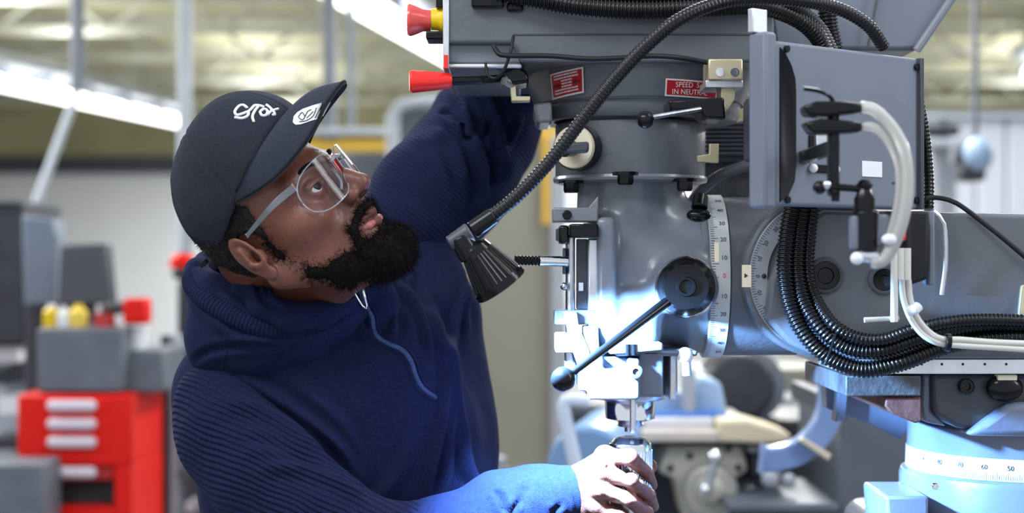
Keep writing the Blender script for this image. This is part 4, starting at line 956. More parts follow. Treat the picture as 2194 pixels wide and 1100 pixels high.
# ---------------------------------------------------------------- things mounted on, or hanging from, the machine
ck = thing('drill_chuck', 'chrome drill chuck in the spindle, gripped by the man', 'drill chuck', (AX, HAND_Y, zc(1090)))
AXc = P(1350, 0, HAND_Y).x
def cv(prof, n=64): return MB().lathe((AXc, HAND_Y, 0), (0, 0, 1), [(zc(y, HAND_Y), rr(r, HAND_Y)) for y, r in prof], n)
mk('chuck_body', cv([(1062, 43), (1056, 46), (958, 46), (950, 45), (939, 33), (936, 22)]), M['chrome'], ck, bevel=.0005)
mk('chuck_sleeve', cv([(1150, 26), (1140, 40), (1068, 44), (1063, 42)]), M['steel'], ck)
mb = MB()
for i in range(40):
    a = math.pi*2*i/40; x, y = AXc+rr(46.2, HAND_Y)*math.sin(a), HAND_Y-rr(46.2, HAND_Y)*math.cos(a); mb.cyl((x, y, zc(1050, HAND_Y)), (x, y, zc(964, HAND_Y)), .0010, .0010, 6)
mk('flutes', mb, M['chrome'], ck)
# goose-neck lamp
LY = 1.80
lampT = thing('gooseneck_lamp', 'black flexible work lamp arched over the front of the machine', 'lamp', P(1890, 96, 1.86))
neck = [P(1893, 100, 1.90), P(1860, 55, 1.88), (P(1800, 20, 1.87)), P(1720, 2, 1.85), P(1620, -4, 1.83), P(1540, 6, 1.81), P(1455, 42, LY), P(1385, 98, LY), P(1318, 168, LY), P(1258, 242, LY), P(1195, 325, LY), P(1140, 388, LY), P(1085, 440, LY), P(1036, 476, LY)]
mk('flexible_arm', MB().tube(neck, .0075, 14, rf=lambda L, t: .0078+.00035*math.sin(L*2*math.pi/.0046), step=.0008), M['conduit'], lampT)
mk('arm_ferrule', MB().cyl(P(1058, 462, LY), P(1012, 494, LY), .0098, .0104, 24), M['black'], lampT, bevel=.001)
kj = mk('lamp_joint', MB().cyl(P(963, 524, LY), P(1008, 497, LY), .0090, .0115, 24), M['paint_d'], lampT, bevel=.002)
mk('joint_body', MB().cyl(P(984, 508, LY), P(1010, 552, LY), .0125, .0135, 28), M['black'], lampT, bevel=.002)
ld = Vector((.45, .11, -.63)).normalized(); lo = P(1010, 524, LY)
sh = [(0, .010), (.004, .016), (.020, .021), (.046, .0285), (.058, .0310), (.060, .0310), (.060, .0295), (.046, .0270), (.020, .0195), (.006, .012)]
shade = mk('lamp_shade', MB().lathe(lo, ld, sh, 56, closed=False), M['black'], lampT, label='black ribbed shade')
mb = MB(); u_ = ld.orthogonal().normalized(); v_ = ld.cross(u_)
for i in range(30):
    a = math.pi*2*i/30; w_ = u_*math.cos(a)+v_*math.sin(a); mb.cyl(lo+ld*.012+w_*.0185, lo+ld*.050+w_*.0295, .0011, .0013, 6)
mk('cooling_ribs', mb, M['black'], shade)
mk('shade_band', MB().lathe(lo+ld*.054, ld, [(0, .0318), (.005, .0322), (.005, .0308), (0, .0300)], 56, closed=False), M['black'], shade)
bulb = bpy.data.materials.new('lit_led'); bulb.use_nodes = True; bb = bulb.node_tree.nodes['Principled BSDF']; bb.inputs['Emission Color'].default_value = (.45, .70, 1, 1); bb.inputs['Emission Strength'].default_value = 30
mk('led_face', MB().lathe(lo+ld*.046, ld, [(0, .0255), (.001, .0255)], 32), bulb, shade)
l = bpy.data.lights.new('led_light', 'AREA'); l.shape = 'DISK'; l.size = .046; l.energy = 40; l.color = (.25, .52, 1.0); l.spread = math.radians(112)
lo_ = bpy.data.objects.new('led_light', l); C.objects.link(lo_); lo_.location = lo+ld*.0485; lo_.rotation_euler = ld.to_track_quat('-Z', 'Y').to_euler()
# corrugated conduits
def corr(pts, r, name='corrugated_conduit', pitch=.0048, amp=.10, m='conduit', **k):
    mb = MB().tube(pts, r, 16, rf=lambda L, t: r*(1+amp*max(-1, min(1, 1.6*math.sin(L*2*math.pi/pitch)))), step=pitch/7)
    return mk(name, mb, M[m], None, ang=0, cat='conduit', **k)
CYc = 1.905
corr([P(1700, 430, CYc), P(1687, 500, CYc), P(1682, 580, CYc), P(1694, 655, CYc), P(1728, 720, CYc-.006), P(1780, 768, CYc-.006), P(1850, 792, CYc-.006), P(1930, 778, CYc-.006), P(2010, 748, CYc), P(2100, 728, CYc), P(2240, 722, CYc)], .0098, label='lowest black corrugated conduit sweeping round the ram to the right', group='conduits round the ram')
corr([P(1722, 430, CYc+.004), P(1712, 500, CYc+.004), P(1708, 580, CYc+.002), P(1722, 645, CYc-.002), P(1756, 700, CYc-.012), P(1810, 742, CYc-.012), P(1880, 752, CYc-.012), P(1960, 728, CYc-.010), P(2040, 704, CYc-.006), P(2120, 696, CYc), P(2240, 700, CYc)], .0092, label='middle black corrugated conduit of those sweeping round the ram', group='conduits round the ram')
corr([P(1745, 430, CYc+.006), P(1736, 500, CYc+.006), P(1732, 580, CYc+.004), P(1745, 635, CYc), P(1780, 690, CYc-.020), P(1830, 722, CYc-.022), P(1890, 728, CYc-.022), P(1960, 706, CYc-.020), P(2040, 690, CYc-.018), P(2120, 686, CYc-.014), P(2240, 690, CYc-.010)], .0072, label='innermost thin black corrugated conduit curving round the ram', group='conduits round the ram')
corr([P(1060, -20, 1.925), P(1130, -6, 1.92), P(1240, 14, 1.915), P(1380, 22, 1.915), P(1520, 16, 1.915), P(1620, 12, 1.93), P(1700, 36, 1.96), P(1750, 76, 1.98), P(1775, 130, 2.0)], .0105, label='thick black conduit along the top of the drive housing')
corr([P(1240, -30, 1.93), P(1330, -5, 1.925), P(1450, -6, 1.925), P(1590, -16, 1.925), P(1690, 10, 1.95), P(1752, 60, 1.99), P(1790, 130, 2.02)], .0090, label='upper black conduit behind the lamp arm at the picture top')
corr([P(1768, -30, 2.06), P(1772, 20, 2.06), P(1776, 60, 2.06), P(1790, 120, 2.06)], .0115, label='short vertical black conduit in front of the motor cover')
mk('cable_tie', MB().lathe(P(1763, 750, CYc-.012), (-.1, 0, .35), [(-.0018, .030), (.0018, .030)], 24), M['black'], None, label='black strap binding the conduits at their lowest bend', cat='strap') if False else None
def strap(a, b, Y, label):
    a, b = P(*a, Y), P(*b, Y); mk('cable_tie', MB().tube([a+Vector((0, .02, 0)), a, (a+b)/2+Vector((0, -.003, 0)), b, b+Vector((0, .02, 0))], .0016, 8), M['black'], None, label=label, cat='cable tie')
strap((1790, 718), (1768, 782), CYc-.034, 'black cable tie binding the conduits at their lower bend')
# thin cables on the drive housing
mk('thin_cable', MB().tube([P(1058, 98, 1.93), P(1066, 112, 1.925), P(1085, 119, 1.92), P(1180, 120, 1.915), P(1260, 126, 1.905), P(1330, 124, 1.90), P(1400, 120, 1.90), P(1460, 124, 1.885), P(1515, 134, 1.885)], .0032, 10, step=.004), M['blackm'], None, label='thin black cable running below the drive housing', cat='cable')
mk('cable_loop', MB().tube([P(1100, 78, 1.93), P(1094, 110, 1.92), P(1080, 150, 1.925), P(1062, 168, 1.94), P(1045, 160, 1.945), P(1040, 135, 1.95)], .0020, 8, step=.004), M['blackm'], None, label='thin black wire looped beside the red gear lever', cat='cable')
# ---- control box
CB0, CB1 = P(1660, 0, 1.76), P(1972, 0, 1.925); bdir = Vector((CB1.x-CB0.x, CB1.y-CB0.y, 0)); BW = bdir.length; bdir.normalize(); bn2 = Vector((bdir.y, -bdir.x, 0))
zt, zb = HC+(550-86)/FP*1.76, HC+(550-440)/FP*1.76
def B(x, z, o=0): return Vector((CB0.x, CB0.y, 0))+bdir*(x*BW)+Vector((0, 0, zb+(zt-zb)*z))+bn2*o    # x, z in 0..1 on the front face
RB = Matrix((bdir, -bn2, Vector((0, 0, 1)))).transposed()
def bbox(x0, z0, x1, z1, o0, o1, mb=None):
    mb = mb or MB(); a, b = B(x0, z0, o0), B(x1, z1, o1); c = (a+b)/2
    return mb.box(c, (abs(x1-x0)*BW/2, abs(o1-o0)/2, abs(z1-z0)*(zt-zb)/2), RB)
cbx = thing('control_box', 'grey electrical control box with black fittings on its face', 'control box', B(.5, 0, -.05))
mk('enclosure', bbox(.0, 0, 1, 1, -.030, 0), M['boxg'], cbx, bevel=.004, seg=3)
mk('side_flange', bbox(-.075, -.02, -.0, 1.045, -.022, .004), M['boxg'], cbx, bevel=.004, label='light side flange')
mk('mounting_arm', bbox(.25, .3, .6, .7, -.11, -.03), M['paint_d'], cbx, bevel=.004)
mk('hanger_tab', bbox(-.085, 1.045, .005, 1.19, -.02, -.012), M['steel_b'], cbx, bevel=.001)
mk('door_edge', bbox(.975, .0, 1.0, 1.0, -.02, .006), M['paint_d'], cbx, bevel=.001)
f = [(.03, .96), (.06, .93), (.10, .86), (.125, .78), (.13, .70), (.13, .25), (.12, .15), (.08, .06), (.03, .02)]
vs = [B(x, z, .0015) for x, z in f]+[B(x, z, -.001) for x, z in f]; n_ = len(f)
mk('black_recess', MB().add(vs, [tuple(range(n_)), tuple(range(2*n_-1, n_-1, -1))]+[(i, (i+1) % n_, (i+1) % n_+n_, i+n_) for i in range(n_)]), M['blackm'], cbx, ang=0, label='long curved black recess')
for i, (x, z) in enumerate(((.07, .955), (.075, .035), (.965, .94), (.965, .06))):
    mk('corner_screw', MB().lathe(B(x, z, .001), bn2, [(0, .0045), (.0022, .004), (.0024, .0002)], 16), M['black'], cbx)
mk('white_sticker', bbox(.575, .20, .715, .30, 0, .0012), M['white'], cbx, bevel=.0003)
mk('printed_marks', MB().add([B(.80, .26, .0006), B(.93, .26, .0006), B(.93, .245, .0006), B(.80, .245, .0006)], [(0, 1, 2, 3)]).add([B(.79, .175, .0006), B(.95, .175, .0006), B(.95, .160, .0006), B(.79, .160, .0006)], [(0, 1, 2, 3)]), M['paint_d'], cbx)
mk('switch_slot', bbox(.215, .34, .245, .44, 0, .003), M['black'], cbx, bevel=.001)
mk('switch_plate', bbox(.26, .34, .37, .46, 0, .002), M['steel_b'], cbx, bevel=.001)
for x in (.23, .38): mk('indicator', MB().ball(B(x, .235, .004), .0052, 20), M['white'], cbx)
mk('indicator_bar', bbox(.22, .21, .39, .26, 0, .003), M['black'], cbx, bevel=.001)
# valves with clear hoses hanging in front of the box, nearer the camera
FY = 1.60
vb = thing('valve_manifold', 'black pneumatic valves with silver fittings in front of the control box', 'valve', P(1790, 420, FY))
mk('upper_valve', MB().prism([(1722, 226), (1750, 216), (1800, 216), (1848, 220), (1848, 240), (1800, 246), (1770, 250), (1728, 246)], FY, FY+.03), M['black'], vb, bevel=.003)
mk('lower_valve', MB().prism([(1724, 262), (1760, 254), (1800, 256), (1848, 262), (1848, 282), (1800, 286), (1740, 286)], FY, FY+.03), M['black'], vb, bevel=.003)
mk('valve_tag', MB().tube([P(1722, 190, FY), P(1750, 194, FY), P(1775, 204, FY+.004), P(1788, 222, FY+.01)], .0022, 8, step=.004), M['black'], vb)
mk('stem', MB().pbox(1778, 238, 1800, 420, FY+.008, FY+.026), M['black'], vb, bevel=.003)
mk('stem', MB().cyl(P(1790, 395, FY+.015), P(1790, 432, FY+.015), .0052, .004), M['black'], vb)
mk('cross_arm', MB().tube([P(1760, 398, FY+.012), P(1800, 402, FY+.010), P(1860, 406, FY+.01)], .0038, 10), M['black'], vb, bevel=.0005)
mk('side_knob', MB().ball(P(1756, 402, FY+.01), .0070, 20), M['black'], vb); mk('silver_fitting', MB().ball(P(1772, 396, FY), .0045, 16), M['chrome'], vb)
mk('mounting_arm', MB().pbox(1776, 300, 1800, 330, FY+.02, 1.84), M['black'], vb, bevel=.002)
rg = thing('air_regulator', 'small grey air regulator hanging below the control box on its black stem', 'regulator', P(1856, 560, FY))
mk('stem', MB().lathe(P(1852, 385, FY+.01), (0, 0, -1), [(0, .004), (.006, .009), (.010, .006), (.020, .0105), (.034, .0105), (.040, .0075), (.060, .011), (.062, .011)], 24), M['black'], rg)
mk('bowl', MB().cyl(P(1854, 452, FY+.01), P(1854, 538, FY+.01), .0132, .0120, 28), M['black'], rg, bevel=.002)
mk('bowl_side', MB().pbox(1826, 462, 1842, 535, FY, FY+.02), M['boxg'], rg, bevel=.003); mk('gauge_side', MB().pbox(1868, 460, 1908, 530, FY+.004, FY+.03), M['boxg'], rg, bevel=.004)
mk('drain_fitting', MB().ball(P(1836, 554, FY), .0066, 24), M['white'], rg, label='bright round drain fitting'); mk('drain_body', MB().cyl(P(1842, 548, FY+.006), P(1880, 552, FY+.006), .0065), M['steel_b'], rg)
def hose(pts, r, label, **k):
    o = mk('clear_hose', MB().tube(pts, r, 14, step=.004), M['hose'], None, ang=0, label=label, cat='hose', group=None, **k)
hose([P(1846, 230, FY+.01), P(1875, 238, FY), P(1912, 275, FY-.005), P(1938, 330, FY-.008), P(1944, 400, FY-.008), P(1934, 470, FY-.006), P(1914, 525, FY), P(1890, 560, FY+.004), P(1866, 562, FY+.006)], .0066, 'thick clear hose curving from the upper black valve')
hose([P(1846, 272, FY+.01), P(1872, 274, FY+.004), P(1900, 300, FY), P(1922, 345, FY), P(1928, 400, FY), P(1920, 460, FY+.004), P(1906, 505, FY+.006), P(1898, 530, FY+.008)], .0046, 'thinner clear hose curving from the lower black valve')
mk('hose_clip', MB().ball(P(1906, 513, FY-.004), .0065, 16, (1.3, 1, .9)), M['white'], None, label='white clip joining the two clear hoses', cat='clip')
mk('red_button', MB().pbox(1928, 493, 1942, 516, FY+.02, FY+.03), M['red'], rg, bevel=.002)
# black bracket with strap under the box, white tubes
bk = mk('black_bracket', MB().prism([(1944, 452), (1992, 452), (1990, 598), (1950, 612), (1912, 618), (1908, 596), (1944, 590)], 1.80, 1.84), M['blackm'], None, bevel=.004, label='black tube bracket fixed below the control box corner', cat='bracket')
mk('bracket_rail', MB().pbox(1990, 452, 2003, 612, 1.83, 1.86), M['boxg'], None, bevel=.002, label='narrow pale rail beside the black tube bracket', cat='rail')
for i, (x, y0, y1) in enumerate(((1916, 538, 600), (1930, 532, 600), (1944, 532, 600))):
    mk('white_rod', MB().cyl(P(x, y0, 1.79), P(x, (690, 600, 600)[i], 1.79), .0042, .0042, 16), M['tubew'], None, label=('leftmost and longest white rod in the black bracket', 'middle white rod in the black bracket', 'right white rod in the black bracket')[i], cat='rod')
mk('white_crossbar', MB().cyl(P(1852, 686, 1.795), P(1926, 682, 1.795), .0030, .0024, 12), M['tubew'], None, label='thin white pin sticking out left from the longest rod', cat='pin')
for i, d_ in enumerate((0, 14)):
    mk('pneumatic_tube', MB().tube([P(1932+d_, 600, 1.80), P(1936+d_, 640, 1.80), P(1950+d_, 680, 1.80), P(1975+d_, 715-d_*.3, 1.80), P(2010+d_*.5, 735-d_*.6, 1.80), P(2060, 741-d_*.9, 1.81), P(2130, 745-d_*.8, 1.82), P(2240, 752-d_, 1.83)], .0036, 12, step=.005), M['tubew'], None,
       label=('lower of two white air tubes running over the conduits', 'upper of two white air tubes running over the conduits')[i], cat='tube')
mk('tube_clamp', MB().tube([P(1946, 668, 1.793), P(1962, 662, 1.788), P(1968, 656, 1.79)], .0062, 12), M['white'], None, bevel=.001, label='white clamp on the two air tubes', cat='clamp')
mk('cable_tie', MB().lathe(P(2030, 734, 1.803), (1, 0, -.1), [(-.003, .0105), (.003, .0105)], 20), M['black'], None, bevel=.001, label='black tie round the two white air tubes', cat='cable tie')
mk('power_cable', MB().tube([P(1985, 425, 1.93), P(2010, 424, 1.93), P(2050, 436, 1.92), P(2110, 480, 1.91), P(2160, 520, 1.90), P(2230, 580, 1.90)], .0030, 10, step=.006), M['blackm'], None, label='thin black cable from the control box across the ram to the right', cat='cable')
mk('box_side_cable', MB().tube([P(1968, 210, 1.95), P(1982, 290, 1.95), P(1990, 380, 1.95), P(1990, 450, 1.94)], .0062, 12, rf=lambda L, t: .006+.0005*math.sin(L*2*math.pi/.005), step=.001), M['conduit'], None, label='black conduit down the right edge of the control box', cat='conduit')
# things seen between head and control box
mk('grey_cable', MB().tube([P(1470, 450, 2.2), P(1500, 410, 2.18), P(1550, 372, 2.16), P(1620, 352, 2.16), P(1680, 350, 2.16)], .0075, 12, step=.006), M['paint'], None, label='grey cable curving behind the head towards the control box', cat='cable')
rv = thing('rear_motor', 'ribbed grey motor behind the machine head, left of the control box', 'motor', P(1570, 360, 2.4))
mb = MB()
for i in range(8): mb.pbox(1512, 262+i*9, 1700, 267+i*9, 2.32, 2.5)
mk('cooling_fins', mb, M['paint'], rv, bevel=.001); mk('motor_body', MB().pbox(1505, 258, 1700, 345, 2.34, 2.5), M['paint_d'], rv, bevel=.004)
mk('motor_foot', MB().pbox(1500, 345, 1710, 425, 2.38, 2.5), M['casting'], rv, bevel=.004)
# ---------------------------------------------------------------- the workshop
m_wall = mat('white_painted_wall', srgb(226, 228, 233), .8, var=.04, vscale=.6); m_olive = mat('olive_roof_deck', srgb(176, 173, 138), .85, var=.12, vscale=1.2)
m_floor = mat('workshop_floor', srgb(120, 120, 118), .5, var=.12, vscale=2); m_dark = mat('dark_beam', srgb(70, 74, 84), .6); m_joist = mat('pale_joist', srgb(188, 188, 178), .6, var=.15, vscale=5)
m_cream = mat('cream_cabinet', srgb(138, 138, 124), .6, var=.05, vscale=3); m_yel = mat('yellow_stripe', srgb(214, 172, 62), .55); m_tube = mat('fluorescent_tube', (1, 1, 1, 1), .5, emit=4)
m_bg = mat('machine_grey_blur', srgb(96, 102, 112), .5, var=.15, vscale=10); m_bgd = mat('machine_dark', srgb(48, 51, 58), .5, var=.2, vscale=12); m_bgl = mat('machine_pale', srgb(160, 166, 176), .5, var=.1, vscale=10)
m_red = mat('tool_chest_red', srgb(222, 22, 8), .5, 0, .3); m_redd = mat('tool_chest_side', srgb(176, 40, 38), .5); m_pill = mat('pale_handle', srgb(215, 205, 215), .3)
def st_(name, mb, m, **k): return mk(name, mb, m, None, kind='structure', **k)
st_('floor', MB().box((0, 12, -.05), (12, 13.2, .05)), m_floor)
st_('ceiling', MB().box((0, 14.5, 3.98), (12, 10.5, .05)), m_olive)
st_('wall_back', MB().box((0, 24.6, 1.97), (12, .1, 1.97)), m_wall)
st_('wall_left', MB().box((-12.1, 12, 1.97), (.1, 12.6, 1.97)), m_wall); st_('wall_right', MB().box((12.1, 12, 1.97), (.1, 12.6, 1.97)), m_wall)
st_('trim_1', MB().box((-4, 24.4, 2.86), (8, .08, .13)), m_dark); st_('trim_2', MB().box((0, 24.45, 3.46), (11.9, .04, .47)), m_olive)
# bar joists under the roof: each a truss
def truss(Y, i):
    mb = MB(); z0, z1 = 3.50, 3.9
    mb.box((0, Y, z1), (11.9, .05, .03)); mb.box((0, Y, z0), (11.9, .05, .03)); n = 44
    for k in range(n):
        x = -11.5+23*k/n; dx = 23/n; a, b = Vector((x, Y, z0 if k % 2 else z1)), Vector((x+dx, Y, z1 if k % 2 else z0)); mb.cyl(a, b, .022, .022, 8)
    mk('trim_%d' % (3+i), mb, m_joist, None, kind='structure')
for i, Y in enumerate((9.5, 11, 12.6, 14.4, 16.4, 18.6, 21)): truss(Y, i)
# suspended fluorescent fixtures, all running the same way
DX = .177
def fixture(x0, Y0, L, z, label, wd=.16):
    d = Vector((DX, 1, 0)).normalized(); a = Vector((x0, Y0, z)); b = a+d*L; t = thing('ceiling_light', label, 'ceiling light', (a+b)/2+Vector((0, 0, .1)), 'fluorescent ceiling lights')
    s_ = Vector((d.y, -d.x, 0))
    R = Matrix((s_, d, Vector((0, 0, 1)))).transposed()
    mk('tube', MB().box((a+b)/2, (wd*.5, L/2, .055), R), m_tube, t, bevel=.04)
    mb = MB().box((a+b)/2+Vector((0, 0, .20)), (wd*.9, L/2, .055), R); rf = mk('reflector', mb, m_bgl, t, bevel=.01)
    n = max(2, int(L/.9))
    for k in range(n+1): mk('bracket', MB().box(a+d*(L*k/n)+Vector((0, 0, .12)), (wd*.6, .03, .1), R), m_bg, t)
    for q in (.12, .88):
        c = a+d*(L*q); mk('hanger', MB().cyl(c+Vector((0, 0, .25)), Vector((c.x, c.y, 3.93)), .008), m_bg, t)
fixture(-5.6, 9.0, 9.9, 3.03, 'long bright strip light at the upper left, ending above the cap', .16)
fixture(-1.30, 7.6, 9.0, 3.0, 'bright strip light slanting down behind the drive housing', .20)
fixture(5.2, 15.0, 1.5, 3.35, 'short strip light at the upper right behind the motor cover', .3)
# vertical rods and pipes
def pole(x, y0, y1, Y, r, m, label, name='pipe', cat='pipe', x2=None): mk(name, MB().cyl(P(x if x2 is None else x2, y1, Y), P(x, y0, Y), r, r, 16), m, None, label=label, cat=cat)
dp = thing('drop_pipe', 'dark drop pipe hanging through the left strip light with a thin slanting end', 'pipe', P(166, 440, 8)); mk('pipe', MB().cyl(P(166, 195, 8), P(166, -560, 8), .036, .036, 16), m_bg, dp); mk('slanting_end', MB().tube([P(166, 190, 8), P(150, 240, 8), P(75, 440, 8)], .020, 12), m_bgl, dp)

pole(396, -560, 560, 7.5, .034, m_bgl, 'pale blue-grey drop pipe just left of the cap')
pole(706, -560, 300, 8, .034, m_bg, 'darker of the two drop pipes right of the cap brim'); pole(752, -560, 290, 9.5, .026, m_bg, 'fainter of the two drop pipes right of the cap brim')
# yellow hoist beam and grey machine behind the man
mk('hoist_beam', MB().pbox(560, 290, 852, 326, 8, 8.2), m_yel, None, bevel=.02, label='yellow hoist beam right of the glasses', cat='beam'); mk('shelf_board', MB().pbox(560, 274, 860, 290, 7.95, 8.3), m_bgl, None, bevel=.01, label='pale ledge along the top of the yellow beam', cat='ledge')
gm = thing('grey_machine', 'grey machine with rounded pale edge behind the raised arm', 'machine', P(900, 700, 7).xy.to_3d())
mk('cabinet', MB().prism([(838, 250), (850, 224), (880, 216), (960, 216), (960, 620), (838, 620)], 7, 7.6), m_bg, gm, bevel=.04); mk('edge_tube', MB().tube([P(842, 340, 6.95), P(842, 250, 6.95), P(858, 226, 6.95), P(900, 218, 6.95), P(950, 216, 6.95)], .03, 10), m_bgl, gm)
mk('lower_body', MB().pbox(600, 326, 930, 1220, 7.3, 7.7), m_bg, gm, bevel=.03)
mk('plinth', MB().box((P(765, 0, 7.5).x, 7.5, .07), (.34, .2, .07)), m_bgd, gm)
cz = HC+(550-238)/FP*6.5
en = thing('machine_enclosure', 'tall olive-grey machine enclosure with yellow trim behind the lamp', 'enclosure', (P(1090, 0, 6.5).x, 6.8, 0))
xa, xb = P(940, 0, 6.5).x, P(1212, 0, 6.5).x
mk('panel', MB().box(((xa+xb)/2, 6.72, (cz+.1)/2+.02), ((xb-xa)/2, .22, (cz-.1)/2)), m_cream, en, bevel=.02)
mk('yellow_trim', MB().pbox(1120, 276, 1212, 292, 6.47, 6.5), m_yel, en); mk('yellow_trim', MB().pbox(1162, 292, 1180, 482, 6.47, 6.5), m_yel, en); mk('side_panel', MB().pbox(1181, 292, 1214, 1000, 6.46, 6.5), m_bgl, en, bevel=.005)
mk('kick_plate', MB().box(((xa+xb)/2, 6.72, .06), ((xb-xa)/2-.03, .20, .06)), m_bgd, en)
# ---- left side: tool chest and clutter
TY = 5.0
tc = thing('tool_chest', 'red tool chest with pale drawer handles at the lower left', 'tool chest', (P(190, 0, TY).x, TY+.25, 0))
mk('carcass', MB().pbox(36, 846, 282, 1000, TY, TY+.45), m_red, tc, bevel=.01)
mk('side_post', MB().pbox(244, 1000, 282, 1560, TY, TY+.45), m_red, tc, bevel=.006); mk('side_post', MB().pbox(36, 1000, 50, 1560, TY, TY+.45), m_red, tc, bevel=.006)
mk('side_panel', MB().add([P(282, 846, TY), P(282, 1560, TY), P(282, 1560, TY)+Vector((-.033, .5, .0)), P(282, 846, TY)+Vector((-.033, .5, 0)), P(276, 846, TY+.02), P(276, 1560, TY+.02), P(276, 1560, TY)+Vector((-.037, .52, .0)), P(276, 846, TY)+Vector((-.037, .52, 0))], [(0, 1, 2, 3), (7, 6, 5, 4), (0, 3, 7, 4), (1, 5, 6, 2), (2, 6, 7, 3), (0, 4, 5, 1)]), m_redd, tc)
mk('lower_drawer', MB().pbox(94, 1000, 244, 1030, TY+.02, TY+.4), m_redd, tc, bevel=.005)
mk('dark_shelf', MB().pbox(50, 1034, 244, 1088, TY+.08, TY+.44), m_bgd, tc); mk('bottom_drawer', MB().pbox(50, 1088, 244, 1560, TY+.0, TY+.44), m_red, tc, bevel=.005)
for i, y in enumerate((870, 909, 948, 1013)):
    d = MB().pbox(90, y-17, 232, y+17, TY-.006, TY+.02) if i < 3 else None
    dr = mk('drawer', d, m_red, tc, bevel=.004) if d else None
    h = MB().cyl(P(113, y, TY-.02), P(195, y, TY-.02), .0185, .0185, 16); h.ball(P(113, y, TY-.02), .0185, 16); h.ball(P(195, y, TY-.02), .0185, 16)
    mk('handle', h, m_pill, dr or tc)
mk('plinth', MB().box((P(160, 0, TY).x, TY+.22, .03), (.17, .2, .03)), m_bgd, tc)
mk('grey_organizer', MB().pbox(78, 704, 262, 842, TY+.02, TY+.3), m_bg, None, bevel=.01, label='ribbed grey box standing on the red tool chest', cat='box')
mk('grey_bin', MB().pbox(264, 752, 350, 842, TY+.1, TY+.45), m_bg, None, bevel=.01, label='grey bin right of the ribbed box on the tool chest', cat='bin')
def bottle(x, y0, y1, r, m, label, Y=TY+.12, cap_m=None):
    t = thing('bottle', label, 'bottle', P(x, y1, Y)); h = (y1-y0)/FP*Y; p = P(x, y1, Y)
    mk('bottle_body', MB().lathe(p, (0, 0, 1), [(0, r*.9), (.01, r), (h*.7, r), (h*.85, r*.5), (h*.86, r*.45)], 20), m, t); mk('bottle_cap', MB().lathe(p, (0, 0, 1), [(h*.85, r*.5), (h, r*.45)], 16), cap_m or M['white'], t)
bottle(110, 652, 704, .026, M['yellow'], 'small yellow bottle on the grey box, leftmost'); bottle(136, 660, 704, .024, M['white'], 'white bottle between yellow ones on the grey box'); bottle(168, 652, 704, .030, mat('pale_yellow', srgb(235, 205, 90), .5), 'pale yellow bottle on the grey box', cap_m=M['yellow'])
mk('power_tool', MB().pbox(262, 640, 312, 696, TY+.1, TY+.2), m_red, None, bevel=.012, label='red power tool body standing behind the grey box', cat='tool'); mk('red_cup', MB().cyl(P(225, 704, TY+.12), P(225, 672, TY+.12), .035, .03), m_redd, None, label='low red cup on the grey box beside the yellow bottles', cat='cup')
mk('black_tool_nose', MB().cyl(P(222, 663, TY+.16), P(282, 658, TY+.14), .020, .022), m_bgd, None, label='black nozzle sticking out left of the red power tool', cat='nozzle')
mk('white_cup', MB().cyl(P(288, 752, TY+.2), P(288, 700, TY+.2), .035, .045), m_wall, None, label='white cup on the grey bin below the red power tool', cat='cup')
mon = thing('monitor', 'dark grey machine monitor tilted above the bottles', 'monitor', P(180, 655, 5.4)); mk('screen', MB().prism([(128, 524), (226, 522), (238, 652), (122, 655)], 5.4, 5.5), mat('monitor_grey', srgb(72, 76, 84), .5), mon, bevel=.01); mk('stand', MB().cyl(P(175, 850, 5.5), P(175, 640, 5.5), .05), m_bgd, mon)
mp = thing('control_pendant', 'blue-grey control pendant panel at the left edge', 'control panel', P(85, 655, 5.6)); mk('panel', MB().prism([(46, 462), (112, 468), (124, 520), (116, 650), (50, 655)], 5.6, 5.75), mat('pendant_blue_grey', srgb(112, 124, 140), .5), mp, bevel=.01)
mk('arm', MB().cyl(P(84, 655, 5.68), P(84, 1200, 5.68), .05), m_bgd, mp)
tcab = thing('tall_cabinet', 'dark cabinet upper body at the far left edge', 'cabinet', P(-40, 738, 6.2)); mk('body', MB().pbox(-120, 436, 52, 738, 6.0, 6.5), m_bgd, tcab, bevel=.01); mk('top_plate', MB().pbox(-110, 430, 44, 436, 5.98, 6.5), m_bg, tcab)
lb_ = MB().pbox(-140, 740, 62, 1480, 6.3, 6.9); mk('pale_workbench', lb_, m_bgl, None, bevel=.01, label='pale workbench behind the red tool chest at the left edge', cat='workbench')
for i, (x, y, w2, h2, c) in enumerate(((10, 760, 30, 36, m_wall), (4, 810, 20, 30, m_bgd), (40, 800, 18, 40, m_bgd), (20, 870, 24, 40, m_wall), (8, 950, 30, 30, m_bgd))):
    mk('parts_box', MB().pbox(x-w2, y-h2/2, x+w2, y+h2/2, 6.1, 6.28), c, None, bevel=.006, label=('white box on the left workbench, topmost', 'dark box at the left edge under the topmost white box', 'dark narrow box left of the tool chest top', 'white box low at the left beside the tool chest', 'dark box low at the left edge')[i], cat='box')
mk('grey_box', MB().pbox(-40, 996, 92, 1200, TY-.25, TY-.05), m_bg, None, bevel=.01, label='grey metal box in front of the tool chest at the lower left', cat='box')
bp_ = thing('control_post', 'black post with a red cap just left of the hood', 'post', P(395, 1000, 6).xy.to_3d())
mk('red_cap', MB().lathe(P(392, 574, 6), (0, 0, 1), [(0, .05), (.03, .05), (.055, .03)], 20), m_red, bp_); mk('black_head', MB().pbox(366, 572, 424, 600, 5.95, 6.1), m_bgd, bp_, bevel=.02); mk('body', MB().pbox(378, 600, 440, 735, 5.97, 6.1), m_bgd, bp_, bevel=.02); mk('pedestal', MB().pbox(384, 735, 430, 1370, 5.97, 6.1), m_bg, bp_, bevel=.02)
rk = thing('storage_rack', 'grey storage rack posts between the tool chest and the man', 'rack', P(380, 1200, 5.6).xy.to_3d())
